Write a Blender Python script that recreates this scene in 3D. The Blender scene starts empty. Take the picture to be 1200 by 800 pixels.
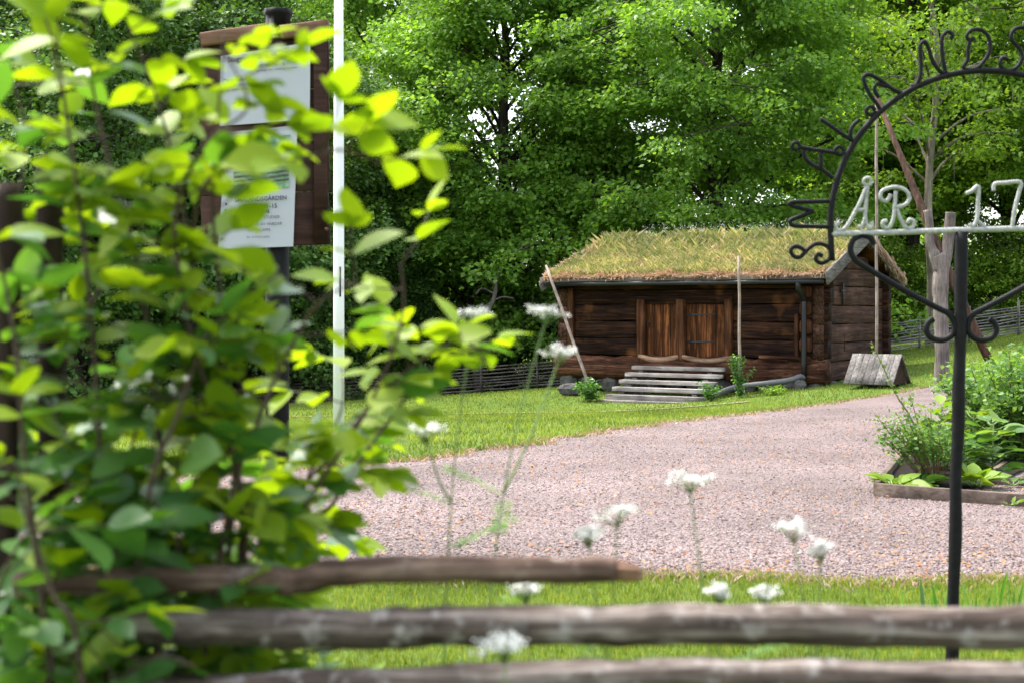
import bpy, math, random
import numpy as np
from mathutils import Vector, Matrix
random.seed(7); rng = np.random.default_rng(7)
PI = math.pi
scene = bpy.context.scene
COL = scene.collection
F = 1667.0; HX = 600.0; HY = 365.0; CZ = 1.6        # lens of the photo (px), horizon row, eye height

def P(px, py, Y):
    return Vector(((px-HX)*Y/F, Y, CZ-(py-HY)*Y/F))

# ------------------------------------------------------------------ helpers
def link(o, parent=None):
    COL.objects.link(o)
    if parent is not None: o.parent = parent
    return o
def tag(o, label=None, cat=None, group=None, kind=None):
    if label: o['label'] = label
    if cat: o['category'] = cat
    if group: o['group'] = group
    if kind: o['kind'] = kind
    return o
def thing(name, label, cat, loc=(0,0,0), rotz=0, group=None):
    o = bpy.data.objects.new(name, None); link(o)
    o.empty_display_size = .2
    o.location = loc; o.rotation_euler = (0,0,rotz)
    return tag(o, label, cat, group)

class MB:
    def __init__(s): s.v = []; s.f = []
    def add(s, vs, fs):
        n = len(s.v); s.v.extend([tuple(v) for v in vs]); s.f.extend([tuple(i+n for i in f) for f in fs])
    def build(s, name, mat, parent=None, smooth=True, off=None):
        me = bpy.data.meshes.new(name)
        vs = s.v
        if off is not None: vs = [(v[0]-off[0], v[1]-off[1], v[2]-off[2]) for v in vs]
        me.from_pydata(vs, [], s.f); me.update()
        if smooth: me.polygons.foreach_set('use_smooth', [True]*len(me.polygons))
        if mat: me.materials.append(mat)
        o = bpy.data.objects.new(name, me); link(o, parent)
        if off is not None and parent is None: o.location = off
        return o
    def tube(s, pts, rad, n=8, jit=0., rnd=random):
        pts = [Vector(p) for p in pts]
        if not hasattr(rad, '__len__'): rad = [rad]*len(pts)
        vs = []; fs = []; prev = None
        for i, p in enumerate(pts):
            a = pts[max(i-1, 0)]; b = pts[min(i+1, len(pts)-1)]
            t = (b-a).normalized()
            if prev is None:
                ref = Vector((0,0,1)) if abs(t.z) < .9 else Vector((1,0,0))
                x = t.cross(ref).normalized()
            else:
                x = (prev - t*prev.dot(t))
                x = x.normalized() if x.length > 1e-6 else t.orthogonal().normalized()
            prev = x; y = t.cross(x)
            for k in range(n):
                a_ = 2*PI*k/n; r = rad[i]*(1+rnd.uniform(-jit, jit))
                vs.append(p + x*math.cos(a_)*r + y*math.sin(a_)*r)
        for i in range(len(pts)-1):
            for k in range(n):
                k2 = (k+1) % n
                fs.append((i*n+k, i*n+k2, (i+1)*n+k2, (i+1)*n+k))
        fs.append(tuple(range(n))[::-1]); fs.append(tuple(range((len(pts)-1)*n, len(pts)*n)))
        s.add(vs, fs)
    def beam(s, p0, p1, w, h, seg=8, rnd=.25, noise=.0, up=(0,0,1), wob=0., seed=0, taper=1., end=0.):
        """rounded rectangular beam from p0 to p1; w sideways, h along up"""
        R = random.Random(seed); p0 = Vector(p0); p1 = Vector(p1); t = (p1-p0).normalized()
        up = Vector(up); x = t.cross(up).normalized(); y = x.cross(t).normalized()
        r = min(w, h)*rnd*.5
        cs = []
        for sx, sy, a0 in ((1,1,0),(-1,1,90),(-1,-1,180),(1,-1,270)):
            for k in range(3):
                a = math.radians(a0+45*k)
                cs.append((sx*(w/2-r)+r*math.cos(a), sy*(h/2-r)+r*math.sin(a)))
        n = len(cs)
        ph = [[R.uniform(0, 6.28) for _ in range(3)] for _ in range(n)]
        vs = []; fs = []; L = (p1-p0).length
        W = [R.uniform(0, 6.28) for _ in range(4)]
        for i in range(seg+1):
            u = i/seg; c = p0.lerp(p1, u)
            c = c + y*wob*math.sin(u*4+W[0]) + x*wob*math.sin(u*5+W[1])
            sc = 1+(taper-1)*u
            if end and i in (0, seg): sc *= (1-end)
            for k, (a, b) in enumerate(cs):
                d = noise*(math.sin(u*L*3.1+ph[k//2][0])+.6*math.sin(u*L*8.3+ph[k][1]))*.6 + noise*R.uniform(-.5,.5)
                m = 1+d/max(.001, math.hypot(a, b))
                vs.append(c + x*a*sc*m + y*b*sc*m)
        for i in range(seg):
            for k in range(n):
                k2 = (k+1) % n
                fs.append((i*n+k, i*n+k2, (i+1)*n+k2, (i+1)*n+k))
        fs.append(tuple(range(n))[::-1]); fs.append(tuple(range(seg*n, seg*n+n)))
        s.add(vs, fs)
    def box(s, c, d, rz=0):
        cx, cy, cz = c; dx, dy, dz = d[0]/2, d[1]/2, d[2]/2; ca, sa = math.cos(rz), math.sin(rz)
        vs = []
        for z in (-dz, dz):
            for x, y in ((-dx,-dy),(dx,-dy),(dx,dy),(-dx,dy)):
                vs.append((cx+x*ca-y*sa, cy+x*sa+y*ca, cz+z))
        s.add(vs, [(3,2,1,0),(4,5,6,7),(0,1,5,4),(1,2,6,5),(2,3,7,6),(3,0,4,7)])
    def ring(s, c, r, tr, ax=(1,0,0), ay=(0,0,1), n=14, m=6):
        c = Vector(c); ax = Vector(ax); ay = Vector(ay)
        pts = [c+ax*r*math.cos(2*PI*i/n)+ay*r*math.sin(2*PI*i/n) for i in range(n+1)]
        s.tube(pts, tr, m)

def smooth(pts, k=6):
    """Catmull-Rom through the points"""
    pts = [Vector(p) for p in pts]; out = []
    for i in range(len(pts)-1):
        p0 = pts[max(i-1,0)]; p1 = pts[i]; p2 = pts[i+1]; p3 = pts[min(i+2, len(pts)-1)]
        for j in range(k):
            t = j/k
            out.append(.5*((2*p1)+(p2-p0)*t+(2*p0-5*p1+4*p2-p3)*t*t+(3*p1-p0-3*p2+p3)*t**3))
    out.append(pts[-1]); return out

def bigmesh(name, V, Fc, mat, parent=None, smooth_=False):
    me = bpy.data.meshes.new(name); V = np.asarray(V, np.float32); Fc = np.asarray(Fc, np.int32)
    M, k = Fc.shape
    me.vertices.add(len(V)); me.vertices.foreach_set('co', V.ravel())
    me.loops.add(M*k); me.loops.foreach_set('vertex_index', Fc.ravel())
    me.polygons.add(M); me.polygons.foreach_set('loop_start', np.arange(0, M*k, k, dtype=np.int32))
    if smooth_: me.polygons.foreach_set('use_smooth', np.ones(M, bool))
    me.update(calc_edges=True)
    if mat: me.materials.append(mat)
    o = bpy.data.objects.new(name, me); link(o, parent); return o

def nrm(a): return a/np.maximum(np.linalg.norm(a, axis=-1, keepdims=True), 1e-9)
FOLD = (np.array([[0,0,0],[.42,.40,.07],[1,0,-.06],[.42,-.40,.07]]), np.array([[0,1,2],[0,2,3]]))
# ovate pointed leaf with a fold along the midrib and a drooping tip
_t = [0,.12,.3,.5,.7,.87,1.]; _w = [0,.17,.29,.32,.25,.11,0]
_v = []; 
for _i,(a,b) in enumerate(zip(_t,_w)): _v += [[a,-b,.06*b/.3-.16*a*a],[a,0,-.16*a*a-.0],[a,b,.06*b/.3-.16*a*a]]
_f = []
for _i in range(6):
    q = _i*3
    _f += [[q,q+3,q+4],[q,q+4,q+1],[q+1,q+4,q+5],[q+1,q+5,q+2]]
OVATE = (np.array(_v, float), np.array(_f))
_v2 = [[a,b_*.45,c-.1*a-.35*a*a+.35*a] for (a,b_,c) in np.array(_v)]
LONG = (np.array(_v2, float), np.array(_f))
def leaves(C, D, N, L, tpl=FOLD):
    T, Tf = tpl; D = nrm(D); B = nrm(np.cross(N, D)); N2 = np.cross(D, B); L = np.asarray(L)[:, None, None]
    V = C[:,None,:] + L*(T[None,:,0:1]*D[:,None,:] + T[None,:,1:2]*B[:,None,:] + T[None,:,2:3]*N2[:,None,:])
    n = len(C); k = len(T)
    Fc = (Tf[None] + (np.arange(n)*k)[:,None,None]).reshape(-1, 3)
    return V.reshape(-1, 3), Fc
def cat(lst):
    Vs=[]; Fs=[]; n=0
    for V, Fc in lst: Vs.append(V); Fs.append(Fc+n); n += len(V)
    return np.concatenate(Vs), np.concatenate(Fs)

# ------------------------------------------------------------------ materials
def new_mat(name):
    m = bpy.data.materials.new(name); m.use_nodes = True
    nt = m.node_tree; b = nt.nodes['Principled BSDF']; return m, nt, b
def N(nt, t, **kw):
    n = nt.nodes.new(t)
    for k, v in kw.items(): setattr(n, k, v)
    return n
def ramp(nt, stops, src=None):
    r = N(nt, 'ShaderNodeValToRGB'); e = r.color_ramp.elements
    while len(e) < len(stops): e.new(.5)
    for el, (p, c) in zip(e, stops): el.position = p; el.color = (*c, 1)
    if src is not None: nt.links.new(src, r.inputs[0])
    return r
def coords(nt, scale=(1,1,1), kind='Object', rot=(0,0,0)):
    tc = N(nt, 'ShaderNodeTexCoord'); mp = N(nt, 'ShaderNodeMapping')
    mp.inputs['Scale'].default_value = scale; mp.inputs['Rotation'].default_value = rot
    nt.links.new(tc.outputs[kind], mp.inputs[0]); return mp.outputs[0]
def noise(nt, vec, scale, detail=6, rough=.6, dist=0):
    n = N(nt, 'ShaderNodeTexNoise'); n.inputs['Scale'].default_value = scale; n.inputs['Detail'].default_value = detail
    n.inputs['Roughness'].default_value = rough; n.inputs['Distortion'].default_value = dist
    if vec is not None: nt.links.new(vec, n.inputs['Vector'])
    return n
def mixc(nt, a, b, fac, mode='MIX'):
    m = N(nt, 'ShaderNodeMix', data_type='RGBA', blend_type=mode)
    for s, v in ((m.inputs[0], fac), (m.inputs[6], a), (m.inputs[7], b)):
        if hasattr(v, 'node'): nt.links.new(v, s)
        elif isinstance(v, (int, float)): s.default_value = v
        else: s.default_value = (*v, 1)
    return m.outputs[2]
def bump(nt, b, h, strength=.5, dist=.02):
    n = N(nt, 'ShaderNodeBump'); n.inputs['Strength'].default_value = strength; n.inputs['Distance'].default_value = dist
    nt.links.new(h, n.inputs['Height']); nt.links.new(n.outputs[0], b.inputs['Normal'])
def wood(name, dark, mid, light, axis=0, fine=22, patch=.9, rough=.8, bmp=.6, tint=None, bd=.015):
    m, nt, b = new_mat(name)
    sc = [1,1,1]; sc[axis] = .07
    v = coords(nt, tuple(sc)); g = noise(nt, v, fine, 8, .65, .4)
    pv = coords(nt, (1,1,1)); p = noise(nt, pv, patch, 4, .6)
    geo = N(nt, 'ShaderNodeNewGeometry')
    r = ramp(nt, [(.30, dark), (.5, mid), (.72, light)], g.outputs['Fac'])
    r2 = ramp(nt, [(.32, (.45,.43,.42)), (.65, (1.25,1.22,1.2))], p.outputs['Fac'])
    c = mixc(nt, r.outputs[0], r2.outputs[0], .85, 'MULTIPLY')
    isl = ramp(nt, [(0,(.72,.72,.72)),(1,(1.2,1.17,1.15))], geo.outputs['Random Per Island'])
    c = mixc(nt, c, isl.outputs[0], .9, 'MULTIPLY')
    if tint is not None:
        q = noise(nt, pv, tint[2], 3, .55); rr = ramp(nt, [(tint[1], (0,0,0)), (tint[1]+.12, (1,1,1))], q.outputs['Fac'])
        c = mixc(nt, c, tint[0], rr.outputs[0])
        c = mixc(nt, c, r.outputs[0], .25, 'MIX')
    nt.links.new(c, b.inputs['Base Color']); b.inputs['Roughness'].default_value = rough
    b.inputs['Specular IOR Level'].default_value = .1
    bump(nt, b, g.outputs['Fac'], bmp, bd); return m
def plain(name, col, rough=.6, var=.25, scale=8, metal=0, spec=.4, bmp=0):
    m, nt, b = new_mat(name); n = noise(nt, coords(nt), scale, 6)
    lo = tuple(max(0, c*(1-var)) for c in col); hi = tuple(c*(1+var) for c in col)
    r = ramp(nt, [(.3, lo), (.7, hi)], n.outputs['Fac']); nt.links.new(r.outputs[0], b.inputs['Base Color'])
    b.inputs['Roughness'].default_value = rough; b.inputs['Metallic'].default_value = metal
    b.inputs['Specular IOR Level'].default_value = spec
    if bmp: bump(nt, b, n.outputs['Fac'], bmp, .01)
    return m
def leafmat(name, c0, c1, c2, trans=.45, tcol=None, rough=.5, spec=.3, nscale=None):
    m, nt, b = new_mat(name); geo = N(nt, 'ShaderNodeNewGeometry')
    r = ramp(nt, [(0, c0), (.55, c1), (1, c2)], geo.outputs['Random Per Island'])
    c = r.outputs[0]
    if nscale:
        n = noise(nt, coords(nt), nscale, 3); rr = ramp(nt, [(.3,(.55,.6,.6)),(.7,(1.35,1.3,1.1))], n.outputs['Fac'])
        c = mixc(nt, c, rr.outputs[0], 1., 'MULTIPLY')
    nt.links.new(c, b.inputs['Base Color']); b.inputs['Roughness'].default_value = rough
    b.inputs['Specular IOR Level'].default_value = spec
    t = N(nt, 'ShaderNodeBsdfTranslucent'); mx = N(nt, 'ShaderNodeMixShader'); mx.inputs[0].default_value = trans
    tc = mixc(nt, c, tcol or (1.6,1.55,.7), 1., 'MULTIPLY')
    nt.links.new(tc, t.inputs['Color'])
    nt.links.new(b.outputs[0], mx.inputs[1]); nt.links.new(t.outputs[0], mx.inputs[2])
    nt.links.new(mx.outputs[0], nt.nodes['Material Output'].inputs['Surface']); return m

M = {}
M['log'] = wood('log_wood', (.004,.002,.0015), (.018,.0075,.0045), (.085,.036,.018), 0, 15, .9, .75, 1.0, ((.20,.075,.025), .56, .75), bd=.03)
M['sill'] = wood('sill_wood', (.008,.004,.003), (.07,.03,.017), (.24,.12,.07), 0, 11, 1.1, .8, 1.0, bd=.06)
M['gable'] = wood('gable_wood', (.012,.006,.004), (.055,.028,.019), (.13,.074,.052), 1, 14, 1.2, .8, .8)
M['door'] = wood('door_wood', (.008,.0035,.002), (.07,.025,.009), (.30,.11,.035), 2, 16, 1.5, .7, .6)
M['frame'] = wood('door_frame_wood', (.018,.008,.005), (.075,.03,.014), (.20,.085,.04), 2, 14, 1.2, .75, .7)
M['thresh'] = wood('threshold_wood', (.12,.07,.045), (.30,.19,.12), (.45,.32,.22), 0, 14, 1.2, .75, .7)
M['grey'] = wood('grey_wood', (.08,.074,.068), (.19,.18,.168), (.30,.285,.27), 0, 26, 1.5, .8, .5)
M['greyv'] = wood('grey_board', (.06,.057,.054), (.145,.138,.13), (.24,.23,.22), 1, 22, 2, .8, .6)
M['step'] = wood('step_wood', (.16,.15,.14), (.31,.295,.275), (.43,.41,.39), 0, 24, 1.5, .8, .4)
M['rail'] = wood('fence_rail_wood', (.022,.014,.011), (.11,.086,.072), (.40,.35,.315), 0, 55, 14, .8, .9, ((.34,.31,.285), .56, 26), bd=.004)
M['rail_brown'] = wood('brown_rail_wood', (.022,.012,.008), (.10,.064,.048), (.32,.23,.18), 0, 55, 12, .7, .7, ((.32,.27,.235), .62, 22), bd=.003)
M['dpost'] = wood('dark_post_wood', (.012,.008,.007), (.035,.023,.02), (.07,.05,.042), 2, 30, 4, .8, .8, bd=.004)
M['board'] = wood('notice_board_wood', (.022,.011,.009), (.045,.023,.018), (.08,.042,.034), 0, 18, 2, .7, .4, bd=.004)
M['cap'] = wood('cap_wood', (.12,.06,.04), (.22,.125,.085), (.32,.2,.145), 0, 18, 2, .7, .4, bd=.004)
M['fork'] = wood('fork_post_wood', (.08,.067,.06), (.18,.158,.144), (.28,.25,.235), 2, 26, 2, .8, .7)
M['sweep'] = wood('sweep_beam_wood', (.035,.021,.015), (.09,.055,.04), (.18,.115,.085), 2, 20, 2, .8, .6)
M['pole'] = wood('peeled_pole', (.18,.14,.11), (.30,.245,.205), (.42,.365,.315), 2, 30, 3, .7, .3)
M['bedboard'] = wood('bed_board', (.05,.04,.03), (.115,.09,.072), (.18,.15,.125), 0, 22, 3, .8, .5, bd=.005)
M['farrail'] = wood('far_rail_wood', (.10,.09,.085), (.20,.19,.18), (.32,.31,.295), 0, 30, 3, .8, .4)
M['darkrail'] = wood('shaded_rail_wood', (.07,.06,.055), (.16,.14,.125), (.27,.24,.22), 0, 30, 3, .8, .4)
M['iron'] = plain('black_iron', (.007,.0065,.007), .6, .4, 30, 0, .15, .25)
M['white_iron'] = plain('pale_painted_iron', (.30,.30,.28), .5, .35, 60, 0, .45, .3)
M['hinge'] = plain('dark_hinge_iron', (.03,.027,.027), .55, .3, 30, .3)
M['gutter'] = plain('black_gutter', (.012,.012,.014), .35, .2, 5)
M['pipe'] = plain('grey_plastic_pipe', (.12,.118,.125), .4, .12, 3)
M['stone'] = plain('field_stone', (.085,.08,.075), .85, .5, 6, 0, .3, .8)
M['white'] = plain('white_pole_paint', (.80,.80,.80), .35, .04, 2)
M['paper'] = plain('white_paper', (.42,.42,.47), .6, .03, 3)
M['ink'] = plain('ink', (.03,.03,.05), .7, .1, 3)
M['soil'] = plain('dark_soil', (.014,.010,.008), .95, .5, 20, 0, .1, 1)
M['turf'] = plain('turf_soil', (.10,.065,.035), .95, .5, 5, 0, .1, 1)
M['bark'] = wood('bark', (.018,.015,.012), (.05,.043,.035), (.10,.09,.075), 2, 9, 1.2, .9, 1, bd=.04)
M['palebark'] = wood('pale_bark', (.10,.085,.07), (.22,.19,.16), (.34,.30,.26), 2, 9, 1.2, .9, .8, bd=.03)
M['twig'] = plain('twig_bark', (.06,.036,.022), .7, .4, 30)
M['redtwig'] = plain('young_twig', (.13,.07,.035), .6, .4, 30)
M['stem'] = plain('green_stem', (.12,.19,.05), .6, .3, 20)
M['paleflower'] = plain('white_florets', (.62,.62,.58), .6, .05, 40)

M['maple'] = leafmat('maple_leaf', (.09,.19,.03), (.15,.29,.045), (.23,.39,.06), .42, nscale=.35)
M['maple2'] = leafmat('bright_leaf', (.11,.21,.03), (.18,.31,.04), (.27,.40,.06), .45, nscale=.35)
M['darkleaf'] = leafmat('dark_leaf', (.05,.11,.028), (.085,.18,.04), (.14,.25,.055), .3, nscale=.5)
M['shrubleaf'] = leafmat('mature_leaf', (.045,.12,.032), (.07,.165,.038), (.12,.23,.045), .42, (1.5,1.6,.4), rough=.36, spec=.5)
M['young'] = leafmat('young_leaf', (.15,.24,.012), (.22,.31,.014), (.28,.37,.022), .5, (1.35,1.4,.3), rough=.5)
M['hosta'] = leafmat('hosta_leaf', (.10,.20,.02), (.16,.26,.03), (.22,.32,.045), .4, (1.5,1.4,.5))
M['bedleaf'] = leafmat('bed_leaf', (.05,.12,.025), (.09,.19,.035), (.17,.28,.05), .4)
M['grassblade'] = leafmat('grass_blade', (.11,.175,.026), (.165,.24,.04), (.27,.29,.075), .4, (1.5,1.4,.5), nscale=.5)
M['roofgrass'] = leafmat('roof_grass', (.14,.21,.05), (.30,.31,.13), (.56,.46,.30), .35, (1.3,1.2,.7), nscale=.9)
M['straw'] = leafmat('straw', (.28,.17,.12), (.46,.32,.24), (.64,.50,.40), .25, (1.2,1.1,.8))
M['litter'] = leafmat('fallen_leaf', (.26,.10,.03), (.36,.16,.05), (.24,.15,.07), .1)

# lawn
m, nt, b = new_mat('lawn'); v = coords(nt)
n1 = noise(nt, v, .35, 5); n2 = noise(nt, v, 14, 8, .7); n3 = noise(nt, v, 90, 4)
c = ramp(nt, [(.3,(.09,.155,.022)),(.6,(.13,.20,.032)),(.75,(.20,.22,.06))], n1.outputs[0]).outputs[0]
c2 = ramp(nt, [(.3,(.55,.55,.5)),(.7,(1.25,1.25,1.15))], n2.outputs[0]).outputs[0]
c = mixc(nt, c, c2, 1., 'MULTIPLY'); nt.links.new(c, b.inputs['Base Color']); b.inputs['Roughness'].default_value = .9
b.inputs['Specular IOR Level'].default_value = .15
bump(nt, b, n3.outputs[0], 1, .03); M['lawn'] = m
# gravel
m, nt, b = new_mat('gravel'); v = coords(nt)
vo = N(nt, 'ShaderNodeTexVoronoi'); vo.inputs['Scale'].default_value = 60; nt.links.new(v, vo.inputs['Vector'])
sep = N(nt, 'ShaderNodeSeparateColor'); nt.links.new(vo.outputs['Color'], sep.inputs[0])
c = ramp(nt, [(0,(.07,.05,.048)),(.15,(.17,.125,.115)),(.6,(.235,.178,.165)),(1,(.29,.24,.23))], sep.outputs[0]).outputs[0]
n1 = noise(nt, v, .6, 4); c2 = ramp(nt, [(.35,(.72,.70,.69)),(.65,(1.15,1.12,1.12))], n1.outputs[0]).outputs[0]
c = mixc(nt, c, c2, 1., 'MULTIPLY')
dm = ramp(nt, [(.0,(1,1,1)),(.55,(1,1,1)),(.8,(.35,.3,.3))], None); 
mul = N(nt, 'ShaderNodeMath', operation='MULTIPLY'); mul.inputs[1].default_value = 1.2; nt.links.new(vo.outputs['Distance'], mul.inputs[0]); nt.links.new(mul.outputs[0], dm.inputs[0])
c = mixc(nt, c, dm.outputs[0], 1., 'MULTIPLY')
nt.links.new(c, b.inputs['Base Color']); b.inputs['Roughness'].default_value = .85
inv = N(nt, 'ShaderNodeMath', operation='SUBTRACT'); inv.inputs[0].default_value = 1; nt.links.new(vo.outputs['Distance'], inv.inputs[1])
bump(nt, b, inv.outputs[0], .8, .02); M['gravel'] = m

m, nt, b = new_mat('pebble'); geo = N(nt, 'ShaderNodeNewGeometry')
pn = noise(nt, coords(nt), .9, 4)
c = ramp(nt, [(0,(.03,.025,.027)),(.12,(.08,.06,.06)),(.3,(.18,.132,.122)),(.8,(.255,.193,.18)),(1,(.37,.32,.31))], geo.outputs['Random Per Island']).outputs[0]
c = mixc(nt, c, ramp(nt, [(.35,(.74,.72,.70)),(.65,(1.12,1.1,1.1))], pn.outputs[0]).outputs[0], 1., 'MULTIPLY')
nt.links.new(c, b.inputs['Base Color']); b.inputs['Roughness'].default_value = .8; M['pebble'] = m
# worn earth of the path
M['path'] = plain('trodden_path', (.18,.16,.10), .95, .3, 9, 0, .1, .6)
# the photo on the notice: foliage and a fence, as a soft green pattern
m, nt, b = new_mat('notice_picture'); n = noise(nt, coords(nt), 14, 5)
c = ramp(nt, [(.3,(.05,.12,.10)),(.5,(.12,.25,.12)),(.7,(.35,.45,.42))], n.outputs[0]).outputs[0]
nt.links.new(c, b.inputs['Base Color']); M['picture'] = m

# ------------------------------------------------------------------ terrain
TH = math.radians(-32.7); U = Vector((math.cos(TH), math.sin(TH), 0)); Vv = Vector((-math.sin(TH), math.cos(TH), 0))
CAB_L = 7.0; CC = Vector((7.2, 33, 0)); CA = CC - U*CAB_L
CP = [(-12,0,0),(12,0,0),(0,0,0),(-8,8,0),(8,8,0),(0,8,0),(0,4,0),(-3,12,0),(8,12,0),(0,16,-.02),(10,18,.05),(-10,18,-.15),(3.5,22,-.10),
      (-6,28,-.5),(-1,27,-.40),(6,27,-.20),(9,30,-.05),(2.5,32,-.60),(3.4,34.3,-.50),(1.2,34.4,-.5),(1.7,36.5,-.42),(6.6,32.8,-.20),(8.2,31.4,.0),(7.2,33.6,-.12),(11,34,.30),
      (-3.5,46,-1.3),(2.3,46,-.85),(5,41,-.35),(13.2,48,.35),(18,48,1.0),(26,48,2.2),(14,34,.75),(20,34,1.3),(-15,40,-1.3),(-30,40,-1.8),
      (0,60,-1.2),(20,65,1.8),(-20,62,-1.8),(40,60,3.5),(-40,60,-2),(-30,15,-.3),(30,15,.7),(0,95,-1),(40,95,3.5),(-40,95,-2)]
CP = np.array(CP, float)
def _k(r): return np.where(r > 0, r*r*np.log(np.maximum(r, 1e-9)), 0)
_n = len(CP); _A = np.zeros((_n+3, _n+3)); _r = np.linalg.norm(CP[:,None,:2]-CP[None,:,:2], axis=2)
_A[:_n,:_n] = _k(_r)+np.eye(_n)*.5; _A[:_n,_n] = 1; _A[:_n,_n+1:] = CP[:,:2]; _A[_n,:_n] = 1; _A[_n+1:,:_n] = CP[:,:2].T
_w = np.linalg.solve(_A, np.concatenate([CP[:,2], [0,0,0]]))
def TZ(x, y):
    x = np.clip(np.atleast_1d(np.asarray(x, float)), -42, 42); y = np.clip(np.atleast_1d(np.asarray(y, float)), -3, 97)
    out = np.empty(len(x))
    for s in range(0, len(x), 20000):
        xs = x[s:s+20000]; ys = y[s:s+20000]
        r = np.sqrt((xs[:,None]-CP[None,:,0])**2+(ys[:,None]-CP[None,:,1])**2)
        out[s:s+20000] = _k(r)@_w[:_n]+_w[_n]+_w[_n+1]*xs+_w[_n+2]*ys
    return out
def tz(x, y): return float(TZ([x], [y])[0])
def on_ground(px, Y):
    X = (px-HX)*Y/F; return Vector((X, Y, tz(X, Y)))

xs = np.concatenate([np.linspace(-400,-45,14), np.linspace(-42,42,141), np.linspace(45,400,14)])
ys = np.concatenate([np.linspace(-300,-6,10), np.linspace(-3,97,168), np.linspace(105,900,14)])
gx, gy = np.meshgrid(xs, ys); V = np.stack([gx.ravel(), gy.ravel(), TZ(gx.ravel(), gy.ravel())], 1)
i, j = np.meshgrid(np.arange(len(ys)-1), np.arange(len(xs)-1), indexing='ij'); q = (i*len(xs)+j).ravel()
ground = bigmesh('ground', V, np.stack([q, q+1, q+1+len(xs), q+len(xs)], 1), M['lawn'], None, True); tag(ground, kind='structure')

# gravel yard: left and right edge for each distance
EY = [8.05, 8.4, 12, 13.2, 14.8, 17.2, 20, 24, 27, 29.2, 30.6]
EXL = [-12, -12, -9, -4.2, -1.5, .05, 1.35, 3.6, 5.5, 7.3, 9.2]
def gxl(y): return np.interp(y, EY, EXL)
def gnear(x): return 8.55-.035*x+.09*np.sin(x*2.1)+.05*np.sin(x*5.3)
rows = np.concatenate([np.linspace(0,1,150)])
Vg = []; nc = 120
for r_ in rows:
    y = 8.2+(30.6-8.2)*r_
    l = gxl(y)+.12*math.sin(y*3.7)+.07*math.sin(y*9.1); rr = 16.
    X = l+(rr-l)*np.linspace(0,1,nc)**1.3
    Y = np.maximum(y, gnear(X)) if y < 9.5 else np.full(nc, y)
    Vg.append(np.stack([X, Y, TZ(X, Y)+.012], 1))
Vg = np.concatenate(Vg); i, j = np.meshgrid(np.arange(len(rows)-1), np.arange(nc-1), indexing='ij'); q = (i*nc+j).ravel()
tag(bigmesh('gravel_yard', Vg, np.stack([q, q+1, q+1+nc, q+nc], 1), M['gravel'], None, True), kind='structure')
def in_gravel(X, Y): return (X > gxl(Y)) & (Y > gnear(X)) & (Y < 30.6)

# pebbles
ICO = np.array([[1,0,0],[-1,0,0],[0,1,0],[0,-1,0],[0,0,1],[0,0,-1]], float)
ICF = np.array([[0,2,4],[2,1,4],[1,3,4],[3,0,4],[2,0,5],[1,2,5],[3,1,5],[0,3,5]])
def scatter(n, y0, y1, pw, side=1.0, xr=None):
    Y = y0+(y1-y0)*rng.random(n)**pw; X = (rng.random(n)*2-1)*(.37*Y+side)
    return X, Y
X, Y = scatter(60000, 8.4, 26, 1.7, .6); k = in_gravel(X, Y); X = X[k]; Y = Y[k]; n = len(X)
s = .005+.008*rng.random(n)**2; an = rng.random(n)*6.28
R_ = ICO[None]*np.stack([s*1.2, s*.9, s*.7], 1)[:,None,:]*(.8+.4*rng.random((n,6,1)))
ca, sa = np.cos(an)[:,None], np.sin(an)[:,None]
Vp = np.stack([R_[:,:,0]*ca-R_[:,:,1]*sa, R_[:,:,0]*sa+R_[:,:,1]*ca, R_[:,:,2]], 2)+np.stack([X, Y, TZ(X, Y)+.014], 1)[:,None,:]
tag(bigmesh('gravel_pebbles', Vp.reshape(-1,3), (ICF[None]+(np.arange(n)*6)[:,None,None]).reshape(-1,3), M['pebble']),
    'loose pinkish grey pebbles strewn over the gravel yard', 'gravel', kind='stuff')
# fallen leaf bits
X, Y = scatter(11000, 8.4, 22, 1.3, .6); k = in_gravel(X, Y) & (np.sin(X*1.7+Y*.9)+np.sin(X*.8-Y*2.1)+rng.random(len(X))*2.4 > 1.1); X = X[k]; Y = Y[k]; n = len(X)
D = np.stack([rng.normal(size=n), rng.normal(size=n), rng.normal(size=n)*.15], 1)
V_, F_ = leaves(np.stack([X, Y, TZ(X, Y)+.026], 1), D, np.stack([rng.normal(size=n)*.3, rng.normal(size=n)*.3, np.ones(n)], 1), .014+.028*rng.random(n))
tag(bigmesh('leaf_litter', V_, F_, M['litter']), 'scattered small orange brown fallen leaves lying on the gravel', 'fallen leaves', kind='stuff')

# trodden path to the steps
pl = smooth([Vector((-9,24.5,0)), Vector((-5.5,27.2,0)), Vector((-2,29.0,0)), Vector((1,30.6,0)), Vector((3.2,31.2,0)), Vector((5.2,31.0,0))], 12)
V_ = []
for a_, p in enumerate(pl):
    w_ = .16+.05*math.sin(a_*.9)
    for s_ in (-1, 1): V_.append((p.x, p.y+s_*w_, tz(p.x, p.y+s_*w_)+.022))
tag(bigmesh('trodden_path', V_, [[2*a_, 2*a_+1, 2*a_+3, 2*a_+2] for a_ in range(len(pl)-1)], M['path']), kind='structure')

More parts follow.
